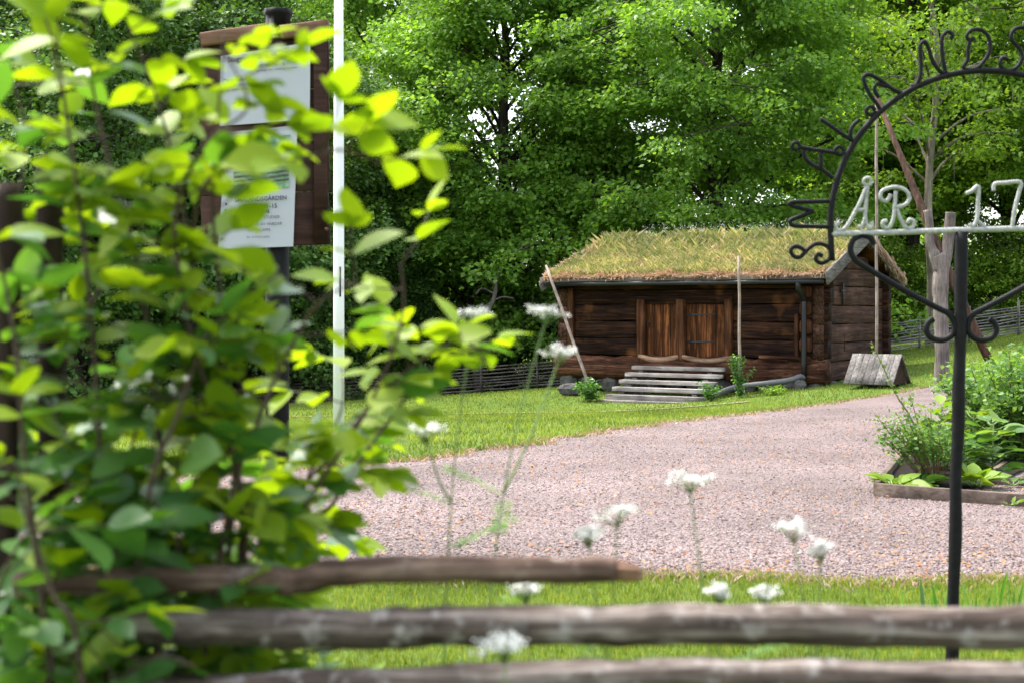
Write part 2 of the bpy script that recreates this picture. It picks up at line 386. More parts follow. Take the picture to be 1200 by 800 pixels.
# grass
def blades(X, Y, h, w, lean=.35, z=None, zoff=0):
    n = len(X); z = TZ(X, Y) if z is None else z
    a = rng.random(n)*6.28; hh = h*(.5+rng.random(n)); la = rng.random(n)*6.28; lm = lean*hh*rng.random(n)
    bx = np.cos(a)*w/2; by = np.sin(a)*w/2
    b0 = np.stack([X-bx, Y-by, z-.01], 1); b1 = np.stack([X+bx, Y+by, z-.01], 1)
    m0 = np.stack([X+np.cos(la)*lm*.4, Y+np.sin(la)*lm*.4, z+hh*.6], 1)
    t = np.stack([X+np.cos(la)*lm*1.3, Y+np.sin(la)*lm*1.3, z+hh], 1)
    V_ = np.stack([b0, b1, m0+np.stack([bx*.7,by*.7,0*bx],1), t], 1).reshape(-1, 3)
    q = np.arange(n)*4; return V_, np.concatenate([np.stack([q, q+1, q+2], 1), np.stack([q, q+2, q+3], 1)])
X, Y = scatter(75000, 4.2, 8.8, .8, .3); k = ~in_gravel(X, Y-.05); X = X[k]; Y = Y[k]
A1 = blades(X, Y, .035, .006)
X = rng.random(6000)*12-6; Y = gnear(X)+rng.normal(size=6000)*.06
A2 = blades(X, Y, .04, .006)
X, Y = scatter(130000, 13, 50, .9, 1.0); k = ~in_gravel(X, Y); X = X[k]; Y = Y[k]
lx = (X-CA.x)*U.x+(Y-CA.y)*U.y; ly = (X-CA.x)*Vv.x+(Y-CA.y)*Vv.y
k = ~((lx > -.1)&(lx < 7.1)&(ly > -.05)&(ly < 4.1)); X = X[k]; Y = Y[k]
A3 = blades(X, Y, .05, .02, .6)
Y = np.interp(rng.random(9000), np.linspace(0,1,200), 13+17.5*np.linspace(0,1,200)); X = gxl(Y)+.12*np.sin(Y*3.7)+.07*np.sin(Y*9.1)+rng.normal(size=9000)*.07-.02
A4 = blades(X, Y, .05, .013)
V_, F_ = cat([A1, A2, A3, A4])
tag(bigmesh('lawn_grass', V_, F_, M['grassblade']), 'short green grass blades growing over the lawn and along the gravel edge', 'grass', kind='stuff')

n = 5000; Y = 13+17.5*rng.random(n); X = gxl(Y)+.12*np.sin(Y*3.7)+.07*np.sin(Y*9.1)+rng.normal(size=n)*.10+.03
A5 = blades(X, Y, .045, .012, 1.2); X = rng.random(5000)*12-6; Y = gnear(X)+rng.normal(size=5000)*.10; A6 = blades(X, Y, .035, .006, 1.2)
V_, F_ = cat([A5, A6]); tag(bigmesh('dry_grass', V_, F_, M['straw']), 'dry straw coloured grass blades along the gravel border', 'grass', kind='stuff')

# ------------------------------------------------------------------ log cabin (local x along the front, y back, z up)
cab = thing('log_cabin', 'dark brown log cabin with a grassy sod roof and two plank doors', 'cabin', tuple(CA), TH)
def cx(px, y=0):
    k = (px-HX)/F; return (k*(CA.y+Vv.y*y)-CA.x-Vv.x*y)/(U.x-k*U.y)
def cz(py, x, y=0): return CZ-(py-HY)*(CA.y+U.y*x+Vv.y*y)/F
W = 4.4; zS = .52; zT = 2.49; zR = 3.28; OV = .5; OE = .5
slope = (zR-zT)/(W/2)
rows_z = [(.0,.50),(.50,.93),(.93,1.36),(1.36,1.78),(1.78,2.14),(2.14,2.52)]
xd = [cx(749), cx(757), cx(794), cx(804), cx(850), cx(858)]   # post|door|post|door|post
# front wall
mb = MB()
for r_, (z0, z1) in enumerate(rows_z):
    if r_ == 0: continue
    zc = (z0+z1)/2; h = z1-z0-.012
    if z1 < 1.9:
        mb.beam((-.12,.1,zc), (xd[0],.1,zc), .26, h, 14, .22, .014, seed=r_+3)
        mb.beam((xd[5],.1,zc), (CAB_L+.14,.1,zc), .26, h, 16, .22, .014, seed=r_+30)
    else:
        mb.beam((-.2,.1,zc), (CAB_L+.2,.1,zc), .26, h, 26, .22, .010, seed=r_+60)
wall = mb.build('wall', M['log'], cab)
mb = MB(); mb.beam((-.2,.06,.20), (CAB_L+.12,.06,.20), .46, .58, 60, .75, .035, seed=5); mb.build('sill_log', M['sill'], cab)
mb = MB()
for r_, (z0, z1) in enumerate(rows_z):      # back wall
    mb.beam((-.2,W-.1,(z0+z1)/2), (CAB_L+.2,W-.1,(z0+z1)/2), .26, z1-z0-.01, 12, .5, .008, seed=r_+90)
mb.build('wall', M['log'], cab)
for gi, gx_ in enumerate((CAB_L-.08, .08)):
    mb = MB(); zz = [-.02,.42,.86,1.30,1.74,2.2,2.62,2.95]
    for r_ in range(len(zz)-1):
        z0, z1 = zz[r_], zz[r_+1]; zc = (z0+z1)/2
        yi = max(0, (z1-zT)/slope)+ (.08 if z1 > zT else 0)
        mb.beam((gx_,-.06+yi,zc), (gx_,W+.06-yi,zc), .26, z1-z0-.014, 12, .18, .012, seed=r_+120+gi*10)
    if gi == 0:
        mb.box((gx_+.135, 1.35, .86), (.012, .018, .42))
    mb.build('gable_wall', M['gable'], cab)
    mb = MB(); y0 = (2.9-zT)/slope
    xx = gx_+(-.04 if gi == 0 else .04)
    mb.add([(xx-.04,y0,2.9),(xx-.04,W-y0,2.9),(xx-.04,W/2,zR-.08),(xx+.04,y0,2.9),(xx+.04,W-y0,2.9),(xx+.04,W/2,zR-.08)], [(0,2,1),(3,4,5),(0,1,4,3),(1,2,5,4),(2,0,3,5)])
    mb.build('gap_shade_panel', M['dpost'], cab, False)  # dark triangle painted in as the shade of the open gap under the barge boards
# log ends showing at the right front corner
for r_, (z0, z1) in enumerate(rows_z[:-1]):
    mb = MB(); zc = (z0+z1)/2+.1
    mb.beam((CAB_L-.38,-.12,zc), (CAB_L-.38,.02,zc), .30, (z1-z0)*.8, 3, .5, .008, seed=r_+150, end=.1)
    mb.build('log_end', M['frame'], cab)
mb = MB(); mb.beam((cx(935),-.07,.45), (cx(935),-.07,1.55), .10, .07, 8, .4, .008, up=(0,-1,0), seed=9); mb.build('wall_stave', M['frame'], cab)
mb = MB(); mb.beam((cx(645+26),-.08,.0), (cx(645+26),-.08,2.2), .16, .10, 8, .4, .008, up=(0,-1,0), seed=19); mb.build('corner_board', M['frame'], cab)
mb = MB(); mb.beam((cx(850)+.95,-.17,.53), (cx(850)+2.2,-.17,.50), .10, .07, 8, .5, .01, seed=29); mb.build('wall_batten', M['sill'], cab)
# doors
zd0, zd1 = .40, 1.84
for di, (a, b_) in enumerate(((xd[1], xd[2]), (xd[3], xd[4]))):
    mb = MB(); n = 4; w_ = (b_-a)/n
    for k_ in range(n):
        mb.beam((a+w_*(k_+.5),.06,zd0-.12), (a+w_*(k_+.5),.06,zd1+.02), w_-.008, .05, 6, .2, .003, up=(0,-1,0), seed=k_+200+di*9)
    d = mb.build('door', M['door'], cab)
    tag(d, ('plank door with a small latch, left of the pair' if di == 0 else 'plank door with two iron strap hinges, right of the pair'))
    if di == 1:
        for zz_ in (.86, 1.52):
            mb = MB(); mb.beam((a+.03,.022,zz_), (a+.80,.022,zz_+.01), .016, .04, 5, .3, .001, seed=3, taper=.5)
            mb.ring((a+.04,.022,zz_), .035, .016, n=10)
            mb.build('strap_hinge', M['hinge'], d)
    else:
        mb = MB(); mb.box((a+.07,.02,1.28), (.05,.03,.14)); mb.tube([(a+.07,0,1.32),(a+.07,-.04,1.3),(a+.07,-.04,1.24),(a+.07,0,1.22)], .01, 6)
        mb.build('latch', M['hinge'], d, False)
for k_, (a, b_, zt) in enumerate(((xd[0]-.03, xd[1], 1.9), (xd[2], xd[3], 1.9), (xd[4], xd[5]+.03, 1.9))):
    mb = MB(); mb.beam(((a+b_)/2,-.02,zd0-.1), ((a+b_)/2,-.02,zt), (b_-a), .22, 10, .45, .007, up=(0,-1,0), seed=k_+220)
    mb.build('door_post', M['frame'], cab)
mb = MB()
mb.beam((xd[0]-.05,-.0,1.93),(xd[5]+.05,-.0,1.93),.20,.12,10,.4,.004,seed=77); mb.build('lintel', M['log'], cab)
for k_, (a, b_) in enumerate(((xd[0]+.05, xd[2]+.08), (xd[3]-.04, xd[5]+.05))):
    mb = MB(); pts = [Vector((a+(b_-a)*t/8, -.12, (.50)-.10*math.sin(PI*t/8))) for t in range(9)]
    mb.tube(pts, [.05,.065,.07,.07,.075,.07,.07,.065,.05], 8, .08)
    mb.build('threshold', M['thresh'], cab)
# iron anchor on gable
mb = MB(); gx_ = CAB_L+.10; yy = 1.1; z_ = cz(345, CAB_L, 1.1)
mb.tube([(gx_,yy,z_-.28),(gx_,yy,z_+.28)], .03, 6); mb.tube([(gx_,yy-.14,z_+.08),(gx_,yy+.14,z_+.08)], .025, 6)
mb.build('wall_anchor', M['hinge'], cab)
# foundation stones
R_s = random.Random(4)
def stone_mesh(s, seed):
    Rr = random.Random(seed); vs = []; n = 8; rings = [(-.5,.55),(-.3,.95),(.1,1.),(.38,.8),(.5,.35)]
    for (z, r) in rings:
        for k in range(n):
            a = 2*PI*k/n; q = r*(1+Rr.uniform(-.16,.16))*.5
            vs.append((math.cos(a)*q*s[0], math.sin(a)*q*s[1], z*s[2]*(1+Rr.uniform(-.1,.1))))
    fs = [(i_*n+k, i_*n+(k+1)%n, (i_+1)*n+(k+1)%n, (i_+1)*n+k) for i_ in range(4) for k in range(n)]
    return vs, fs+[tuple(range(n))[::-1], tuple(range(4*n, 5*n))]
for k_ in range(12):
    x = .15+k_*.61; mb = MB(); vs, fs = stone_mesh((R_s.uniform(.45,.65),.4,.5), k_)
    mb.add([(v[0]+x, v[1]+.08, v[2]-.20) for v in vs], fs); mb.build('foundation_stone', M['stone'], cab, False)
for k_ in range(5):
    mb = MB(); vs, fs = stone_mesh((.4,.6,.4), k_+40)
    mb.add([(v[0]+CAB_L-.08, v[1]+.6+k_*.8, v[2]-.2) for v in vs], fs); mb.build('foundation_stone', M['stone'], cab, False)
# roof
zE = zT+.06-slope*OE
def skew(x, t):          # the worn left edge of the turf runs in towards the ridge
    return x+.28*np.minimum(t, 2-t)*np.clip((x1-x)/(x1-x0), 0, 1)
def roof_pt(x, t, lift=0):     # t 0 = front eave, 1 = ridge, 2 = back eave
    if t <= 1: y = -OE+(W/2+OE)*t
    else: y = W/2+(W/2+OE)*(t-1)
    z = zE+(zR+.12-zE)*(t if t <= 1 else 2-t)
    return Vector((skew(x, t), y, z+lift))
x0, x1 = -.22, CAB_L+.32
mb = MB()
for t0, t1 in ((0,1),(1,2)):
    a, b_, c_, d_ = roof_pt(x0,t0), roof_pt(x1,t0), roof_pt(x1,t1), roof_pt(x0,t1)
    th = Vector((0,0,.06)); vs = [a,b_,c_,d_,a-th,b_-th,c_-th,d_-th]
    mb.add(vs, [(0,1,2,3),(7,6,5,4),(0,4,5,1),(1,5,6,2),(2,6,7,3),(3,7,4,0)])
roof = mb.build('roof', M['log'], cab, False)
# turf layer: lumpy
nx, ny = 90, 40; Vt = []
for iy in range(ny+1):
    t = 2*iy/ny
    for ix in range(nx+1):
        x = x0+.08+(x1-x0-.16)*ix/nx; edge = min(1, min(ix, nx-ix)/3, min(iy, ny-iy)/2.0+.25)
        p = roof_pt(x, t); l = edge*(.13+.035*math.sin(x*5+iy*.7)+.03*math.sin(x*2.3-iy*.5)+random.uniform(-.015,.015)) 
        Vt.append((p.x, p.y+(0), p.z+max(.02, l)))
i, j = np.meshgrid(np.arange(ny), np.arange(nx), indexing='ij'); q = (i*(nx+1)+j).ravel()
turf = bigmesh('turf', Vt, np.stack([q, q+1, q+nx+2, q+nx+1], 1), M['turf'], roof, True)
def roof_scatter(n, tmin=0, tmax=2):
    x = x0+.06+(x1-x0-.12)*rng.random(n); t = tmin+(tmax-tmin)*rng.random(n)
    y = np.where(t <= 1, -OE+(W/2+OE)*t, W/2+(W/2+OE)*(t-1)); z = zE+(zR+.12-zE)*np.where(t <= 1, t, 2-t)
    return skew(x, t), y, z, t
x, y, z, t = roof_scatter(42000, 0.01, 1.25); dens = np.sin(x*2.1+y*3)+np.sin(x*5.3-y*2)+rng.random(len(x))*3
k = dens > .4; B1 = blades(x[k], y[k], .13, .012, 1.0, z[k]+.1)
x, y, z, t = roof_scatter(14000, .35, 1.3); k = rng.random(14000) < np.clip((t-.35)/.9, 0, 1)**1.6*(.55+.45*np.sin(x*2.7+np.sin(x*6.1))); x=x[k];y=y[k];z=z[k]; B2 = blades(x, y, .24, .007, .9, z+.1)
V_, F_ = cat([B1, B2]); bigmesh('roof_grass', V_, F_, M['roofgrass'], roof)
# straw hanging over the eave and on dry patches
x, y, z, t = roof_scatter(13000, -.045, .12); D = np.stack([rng.normal(size=13000)*.9, -.6-rng.random(13000)*.5, rng.normal(size=13000)*.45-.2], 1)
C1 = leaves(np.stack([x, y, z+.08+.06*rng.random(13000)*np.sin(x*3.3)**2+.03], 1), D, np.tile([0,.3,1.], (13000,1)), .06+.12*rng.random(13000)*np.abs(np.sin(x*2.2+1)), (FOLD[0]*np.array([1,.22,1]), FOLD[1]))
x, y, z, t = roof_scatter(14000, .05, 1.1); k = (np.sin(x*1.3+1)+np.sin(x*3.1+y*2)+rng.random(14000)*2.2 > 1.2) | (x > 6.3) | (x < .5); x=x[k];y=y[k];z=z[k]; n=len(x)
C2 = leaves(np.stack([x, y, z+.13], 1), np.stack([rng.normal(size=n), rng.normal(size=n), rng.normal(size=n)*.4+.25], 1), np.stack([0*x, 0*x+.3, 0*x+1], 1), .08+.1*rng.random(n), (FOLD[0]*np.array([1,.16,1]), FOLD[1]))
V_, F_ = cat([C1, C2]); bigmesh('dry_straw', V_, F_, M['straw'], roof)
# weed flowers on the ridge
n = 260; x, y, z, t = roof_scatter(n, .80, 1.05); h_ = .25+.2*rng.random(n); dens = (x > 1.2); x=x[dens];y=y[dens];z=z[dens];h_=h_[dens]; n=len(x)
rep = 5; C_ = np.repeat(np.stack([x, y, z+.1+h_], 1), rep, 0)+rng.normal(size=(n*rep,3))*.028
V1, F1 = leaves(C_, rng.normal(size=(n*rep,3)), np.tile([0,0,1.], (n*rep,1))+rng.normal(size=(n*rep,3))*.4, np.full(n*rep,.022))
bigmesh('white_weed_flowers', V1, F1, M['paleflower'], roof)
mb = MB()
for a_ in range(n):
    mb.add([(x[a_]-.004,y[a_],z[a_]),(x[a_]+.004,y[a_],z[a_]),(x[a_],y[a_],z[a_]+.1+h_[a_])], [(0,1,2)])
mb.build('weed_stems', M['stem'], roof, False)
# eave log, gutter, barge boards
e = roof_pt(x0, 0); mb = MB(); mb.beam((x0-.12, e.y-.03, e.z+.035), (x1+.02, e.y-.03, e.z+.035), .10, .13, 30, .4, .006, seed=12)
M['eave'] = wood('eave_wood', (.06,.05,.045), (.17,.145,.125), (.30,.27,.24), 0, 22, 1.5, .8, .6); mb.build('eave_board', M['eave'], cab)
mb = MB(); mb.beam((x0+.05, e.y-.075, e.z-.085), (x1-.1, e.y-.075, e.z-.085), .12, .10, 4, .7, .0); mb.build('gutter', M['gutter'], cab)
for side, xs_ in ((1, x1+.03), (-1, x0-.03)):
    for t0, t1 in ((-.06, .985), (2.06, 1.015)):
        mb = MB()
        def rp(t_):
            if t_ < 0: a = roof_pt(xs_, 0); b_ = roof_pt(xs_, 1); return a+(b_-a)*t_
            if t_ > 2: a = roof_pt(xs_, 2); b_ = roof_pt(xs_, 1); return a+(b_-a)*(2-t_)*-1*-1
            return roof_pt(xs_, t_)
        dz_ = .04 if side == 1 else -.10
        mb.beam(rp(t0)+Vector((0,0,dz_)), rp(t1)+Vector((0,0,dz_)), .05, .30 if side == 1 else .2, 8, .2, .008, seed=int(t0*10)+50)
        mb.build('barge_board', M['greyv'], cab)
        n = 500; tt = (t0+(t1-t0)*rng.random(n)); pts = np.array([tuple(rp(a_)) for a_ in tt])
    # shaggy fringe on the back slope of the gable
n = 2200; tt = 1.03+.97*rng.random(n); pts = np.array([tuple(roof_pt(x1-.02, a_)) for a_ in tt])
D = np.stack([rng.random(n)*.5, .5+rng.random(n)*.4, -.6-rng.random(n)*.6], 1)
V1, F1 = leaves(pts+np.array([0,0,.08])+rng.normal(size=(n,3))*.05, D, np.tile([1.,0,.2],(n,1)), .1+.16*rng.random(n), (FOLD[0]*np.array([1,.2,1]), FOLD[1]))
bigmesh('straw_fringe', V1, F1, M['straw'], cab)
n = 3000; tt = .02+.95*rng.random(n); pts = np.array([tuple(roof_pt(x0+.04, a_)) for a_ in tt])
D = np.stack([-.6-rng.random(n)*.5, rng.normal(size=n)*.6, -.3+rng.normal(size=n)*.5], 1)
V1, F1 = leaves(pts+np.array([0,0,.08])+rng.normal(size=(n,3))*.05, D, np.tile([-.5,-.4,1.],(n,1)), .08+.12*rng.random(n), (FOLD[0]*np.array([1,.2,1]), FOLD[1]))
bigmesh('straw_fringe', V1, F1, M['straw'], cab)
# downspout
xx = cx(942,-.2); mb = MB()
mb.tube(smooth([(xx,e.y-.07,e.z-.1),(xx,e.y-.05,e.z-.25),(xx,-.22,e.z-.5),(xx,-.2,e.z-.7),(xx,-.2,.05)], 4), .062, 10); mb.build('downspout', M['gutter'], cab)

# pipe lying on the ground
def LC(x, y, z): 
    v_ = CA+U*x+Vv*y; return Vector((v_.x, v_.y, z))
mb = MB(); p0 = LC(xx,-.2,.07)
pts = smooth([p0, P(937,441,p0.y-.05), P(925,445,p0.y-.1), P(895,449,33.1), P(868,452,33.4), P(850,457,33.2), P(838,463,32.9), P(832,466,32.8)], 5)
mb.tube(pts, .065, 12); mb.ring(pts[4], .066, .012, ax=(0,1,0), ay=(0,0,1)); tag(mb.build('drain_pipe', M['pipe'], None, off=tuple(pts[-1])), 'grey drain pipe running along the ground in front of the cabin', 'pipe')
mb = MB(); vs, fs = stone_mesh((.3,.3,.28), 77); c_ = P(937,452,p0.y-.12); mb.add([(v[0], v[1], v[2]) for v in vs], fs)
o = mb.build('field_stone', M['stone'], None, False); o.location = c_; tag(o, 'small grey stone propping the pipe elbow at the cabin corner', 'stone')
mb = MB(); vs, fs = stone_mesh((.55,.4,.32), 78); mb.add(vs, fs); o = mb.build('field_stone', M['stone'], None, False)
c_ = P(668,456,35.2); o.location = c_; tag(o, 'pale grey boulder beside the left cabin corner', 'stone')

# ------------------------------------------------------------------ steps
st = [(740,846,427,.09),(732,842,435,.09),(725,836,443.5,.09),(717,829,452,.10),(710,823,461,.17),(702,816,467.5,.12)]
t = thing('wooden_steps', 'weathered grey wooden steps leading up to the cabin doors', 'steps', tuple(LC(cx(775,-1),-1,-.4)), TH)
tl = Matrix.Rotation(-TH, 4, 'Z')@Matrix.Translation(-t.location)
ys_ = [-.50-.27*k for k in range(6)]; tops = []
for k_, (a, b_, py, th) in enumerate(st):
    yl = ys_[k_]; xa, xb = cx(a, yl-.14), cx(b_, yl-.14); z = cz(py+2.5, (xa+xb)/2, yl-.14)
    tops.append((xa, xb, z)); mb = MB()
    p0 = tl@LC(xa, yl, z-th/2); p1 = tl@LC(xb, yl, z-th/2)
    mb.beam(p0, p1, .27 if k_ < 4 else .34, th, 10, .15, .004, seed=k_+300)
    mb.build('tread', M['step'] if k_ < 4 else M['grey'], t)
for fr in (.10, .86):
    mb = MB()
    for k_ in range(4):
        xa, xb, z = tops[k_]; x = xa+(xb-xa)*fr; yl = ys_[k_]
        p = tl@LC(x, yl, 0); zz_ = z-.1+.4; zb = tz(*(LC(x, yl, 0).xy))+.38
        c_ = (p.x, p.y, (zz_-.02+zb)/2-.0)
        mb.box(c_, (.12, .2, max(.05, zz_-.02-zb)))
    mb.build('step_support', M['grey'], t, False)

# ------------------------------------------------------------------ poles by the cabin
mb = MB(); a = P(692,457,34.6); b_ = P(640,311,35.6); mb.tube([a.lerp(b_, k/6)+Vector((.006*math.sin(k*2),0,0)) for k in range(7)], [.042,.042,.04,.04,.038,.036,.032], 8)
tag(mb.build('leaning_pole', M['pole'], None, off=tuple(a)), 'long pale peeled pole leaning on the left end of the cabin roof', 'pole')
mb = MB(); a = P(867,446,32.9); b_ = P(866,300,32.9); mb.tube([a.lerp(b_, k/6)+Vector((.008*math.sin(k*2),0,0)) for k in range(7)], [.04,.038,.036,.035,.034,.033,.03], 8)
tag(mb.build('upright_pole', M['pole'], None, off=tuple(a)), 'thin upright peeled pole in front of the cabin beside the right door', 'pole')

# ------------------------------------------------------------------ well cover and well sweep
Yc = 31.3
c_ = P(1028,449,Yc); wc = thing('well_cover', 'small grey plank gable cover over the well at the cabin corner', 'well cover', tuple(c_), math.radians(-38))
Lw, Dw, Hw = 1.15, .95, .64
def slope_boards(y0, z0, y1, z1, nb, seed):
    mb = MB()
    for k_ in range(nb):
        x = -Lw/2+Lw*(k_+.5)/nb
        q0 = Vector((x,y0,z0)); q1 = Vector((x,y1,z1))
        mb.beam(q0, q1, Lw/nb-.006, .03, 3, .2, .002, up=Vector((0,-(z1-z0),(y1-y0))) if y1>y0 else Vector((0,(z1-z0),-(y1-y0))), seed=seed+k_)
    return mb
slope_boards(-Dw/2-.02, .0, 0.0, Hw, 8, 400).build('front_slope', M['greyv'], wc)
slope_boards(Dw/2+.02, .0, 0.02, Hw-.01, 8, 420).build('back_slope', M['greyv'], wc)
for s_ in (-1, 1):
    mb = MB(); X_ = s_*(Lw/2-.07)
    mb.add([(X_-.02,-Dw/2+.05,0),(X_-.02,Dw/2-.05,0),(X_-.02,0,Hw-.06),(X_+.02,-Dw/2+.05,0),(X_+.02,Dw/2-.05,0),(X_+.02,0,Hw-.06)], [(0,2,1),(3,4,5),(0,1,4,3),(1,2,5,4),(2,0,3,5)])
    mb.build('gable_board', M['board'], wc, False)
ws = thing('well_sweep', 'tall wooden well sweep with forked grey post and slanting beam', 'well sweep', tuple(P(1104,456,30.2)))
def wl(p): return Vector(p)-ws.location
mb = MB(); Yw = 30.2
mb.tube(smooth([wl(P(1104,462,Yw)), wl(P(1104,420,Yw)), wl(P(1103,380,Yw)), wl(P(1102,340,Yw)), wl(P(1104,312,Yw)), wl(P(1099,298,Yw))],4), [.16]*4+[.15]*8+[.17]*4+[.18]*4+[.16], 10, .06)
mb.tube(smooth([wl(P(1101,318,Yw)), wl(P(1095,297,Yw)), wl(P(1090,285,Yw)), wl(P(1089,262,Yw)), wl(P(1087,246,Yw))],4), [.13]*5+[.10]*6+[.09]*6, 8, .06)
mb.tube(smooth([wl(P(1102,318,Yw)), wl(P(1108,300,Yw)), wl(P(1111,285,Yw)), wl(P(1113,262,Yw)), wl(P(1114,249,Yw))],4), [.15]*5+[.125]*6+[.115]*6, 8, .06)
mb.build('forked_post', M['fork'], ws)
mb = MB(); a = wl(P(1027,112,Yw+1.3)); b_ = wl(P(1103,300,Yw)); c_ = wl(P(1160,424,Yw-.1))
mb.tube([a, a.lerp(b_,.33), a.lerp(b_,.66), b_, b_.lerp(c_,.5), c_], [.05,.065,.085,.10,.10,.09], 9, .05); mb.build('sweep_beam', M['sweep'], ws)
mb = MB(); d_ = wl(P(1027.5,418,Yw+1.3)); mb.tube([a.lerp(d_, k/8)+Vector((.006*math.sin(k*2.2),0,0)) for k in range(9)], .034, 8); mb.build('hanging_pole', M['pole'], ws)
mb = MB(); mb.ring(wl(P(1101,303,Yw)), .14, .02, ax=(1,0,.3), ay=(0,1,0)); mb.build('pivot_ring', M['hinge'], ws)

# ------------------------------------------------------------------ flagpole
g = on_ground(397, 19.2); mb = MB(); mb.tube([(0,0,-.1),(0,0,2),(.0,0,4),(.0,0,9)], [.078,.074,.07,.05], 20)
fp = mb.build('flagpole', M['white'], None); fp.location = g; tag(fp, 'tall white flagpole standing on the lawn behind the shrub', 'flagpole')
mb = MB(); mb.tube([(.03,-.082,1.9),(.03,-.085,2.1),(.03,-.082,2.3)], .012, 6); mb.build('halyard_cleat', M['hinge'], fp)

# ------------------------------------------------------------------ notice board
Yb = 9.4; nb = thing('notice_board', 'dark brown plank notice board on a black post behind the leaves', 'notice board', tuple(P(325,365+CZ*F/Yb,Yb)))
def nl(px, py, dy=0): return P(px, py, Yb)+Vector((0,dy,0))-nb.location
mb = MB(); mb.tube([nl(325,640), nl(325,400), nl(325,14)], .078, 16); mb.build('post', M['iron'], nb)
mb = MB(); mb.tube([nl(326,36), nl(326,20), nl(326,18), nl(326,12)], [.082,.082,.095,.095], 8); mb.build('post_cap', M['iron'], nb)
mb = MB(); ed = [46,107,166,226,289]
for k_ in range(4):
    y0, y1 = ed[k_], ed[k_+1]; l = nl(240,(y0+y1)/2+5,-.09); r_ = nl(388,(y0+y1)/2-1,-.09)
    mb.beam(l, r_, .03, (y1-y0-1.5)*Yb/F, 4, .12, .001, seed=k_)
mb.build('back_boards', M['board'], nb)
mb = MB(); mb.beam(nl(378,40,-.115), nl(379,286,-.115), .085, .022, 3, .1, .001, up=(0,-1,0)); mb.build('side_batten', M['board'], nb)
for a, b_, ya, yb in ((241,318,51,40),(333,388,43,36)):
    mb = MB(); mb.beam(nl(a,ya,-.10), nl(b_,yb,-.10), .12, .085, 5, .2, .003, seed=a); mb.build('top_rail', M['cap'], nb)
def sheet(corners, dy, name, mat, parent, n=8, curl=.01):
    mb = MB(); vs = []
    for j_ in range(n+1):
        for i_ in range(n+1):
            u, v = i_/n, j_/n
            a = [corners[0][q]*(1-u)+corners[1][q]*u for q in (0,1)]; b_ = [corners[3][q]*(1-u)+corners[2][q]*u for q in (0,1)]
            px, py = a[0]*(1-v)+b_[0]*v, a[1]*(1-v)+b_[1]*v
            p = nl(px, py, dy-curl*math.sin(v*3+u*2)*.5-curl*(u-.5)**2); vs.append(p)
    fs = [(j_*(n+1)+i_, (j_+1)*(n+1)+i_, (j_+1)*(n+1)+i_+1, j_*(n+1)+i_+1) for j_ in range(n) for i_ in range(n)]
    mb.add(vs, fs); return mb.build(name, mat, parent)
s1 = sheet([(263,70),(367,54),(366,143),(262,151)], -.125, 'notice_sheet', M['paper'], nb, curl=.006); tag(s1, 'upper white notice sheet with a printed heading')
s2 = sheet([(270,158),(352,150),(347,290),(260,293)], -.125, 'notice_sheet', M['paper'], nb, curl=.006); tag(s2, 'lower white notice sheet with a colour picture')
sheet([(280,166),(344,161),(342,222),(277,226)], -.135, 'picture', M['picture'], s2, curl=.002)
mb = MB()
for k_ in range(4): mb.tube([nl(279,220-k_*5,-.14), nl(342,212-k_*5,-.14)], .006, 5)
mb.build('picture_fence', M['greyv'], s2)
def text(body, px, py, width, ang, parent, bold=0):
    cu = bpy.data.curves.new('t', 'FONT'); cu.body = body; cu.size = 1; cu.extrude = .004; cu.offset = bold; cu.resolution_u = 2
    tmp = bpy.data.objects.new('t', cu); COL.objects.link(tmp); bpy.context.view_layer.update()
    me = bpy.data.meshes.new_from_object(tmp.evaluated_get(bpy.context.evaluated_depsgraph_get()))
    bpy.data.objects.remove(tmp); me.name = 'printed_text'
    w_ = max(v.co.x for v in me.vertices); s_ = width*Yb/F/w_
    me.transform(Matrix.Rotation(PI/2, 4, 'X')@Matrix.Scale(s_, 4)); me.transform(Matrix.Rotation(math.radians(ang), 4, 'Y').inverted())
    me.transform(Matrix.Translation(nl(px, py, -.142)))
    me.materials.clear(); me.materials.append(M['ink'])
    o = bpy.data.objects.new('printed_text', me); link(o, parent); return o
text('Stuggan och Visthusboden', 272, 77.5, 86, 5, s1, .02)
text('Öppettider och visning 11-15', 290, 84, 61, 5, s1)
text('Smålandsgården i hembygdsparken', 300, 89, 52, 5, s1)
for k_, y_ in enumerate((99,105,111)): text('Byggnaderna är från', 267, y_, 30, 3, s1)
text('SMÅLANDSGÅRDEN', 280, 239, 60, 3, s2, .02)
text('ÖPPEN 11-15', 289, 247.5, 40, 3, s2, .02)
text('27 MAJ   6 JUNI', 278, 254.5, 42, 4, s2, .035)
text('STÄNGD AV STUDIER', 286, 259, 46, 2, s2)
text('BEMANNING AV VÄRDAR', 281, 267, 54, 2, s2)
text('OCH SLÄPPS', 295, 273, 26, 1, s2)
text('KL 15 DAGLIGEN', 294, 280.5, 26, 1, s2)
for k_, y_ in enumerate((240,247,255,264,272,280)):
    mb = MB(); mb.tube([nl(270-k_*.9,y_,-.14), nl(270-k_*.9,y_+2.5,-.14)], .006, 5); mb.build('punch_mark', M['ink'], s2)
for px, py in ((386,270),(259,160),(366,56)):
    mb = MB(); mb.tube([nl(px,py,-.15), nl(px,py,-.13)], .012, 8); mb.build('pin', M['cap'], nb)

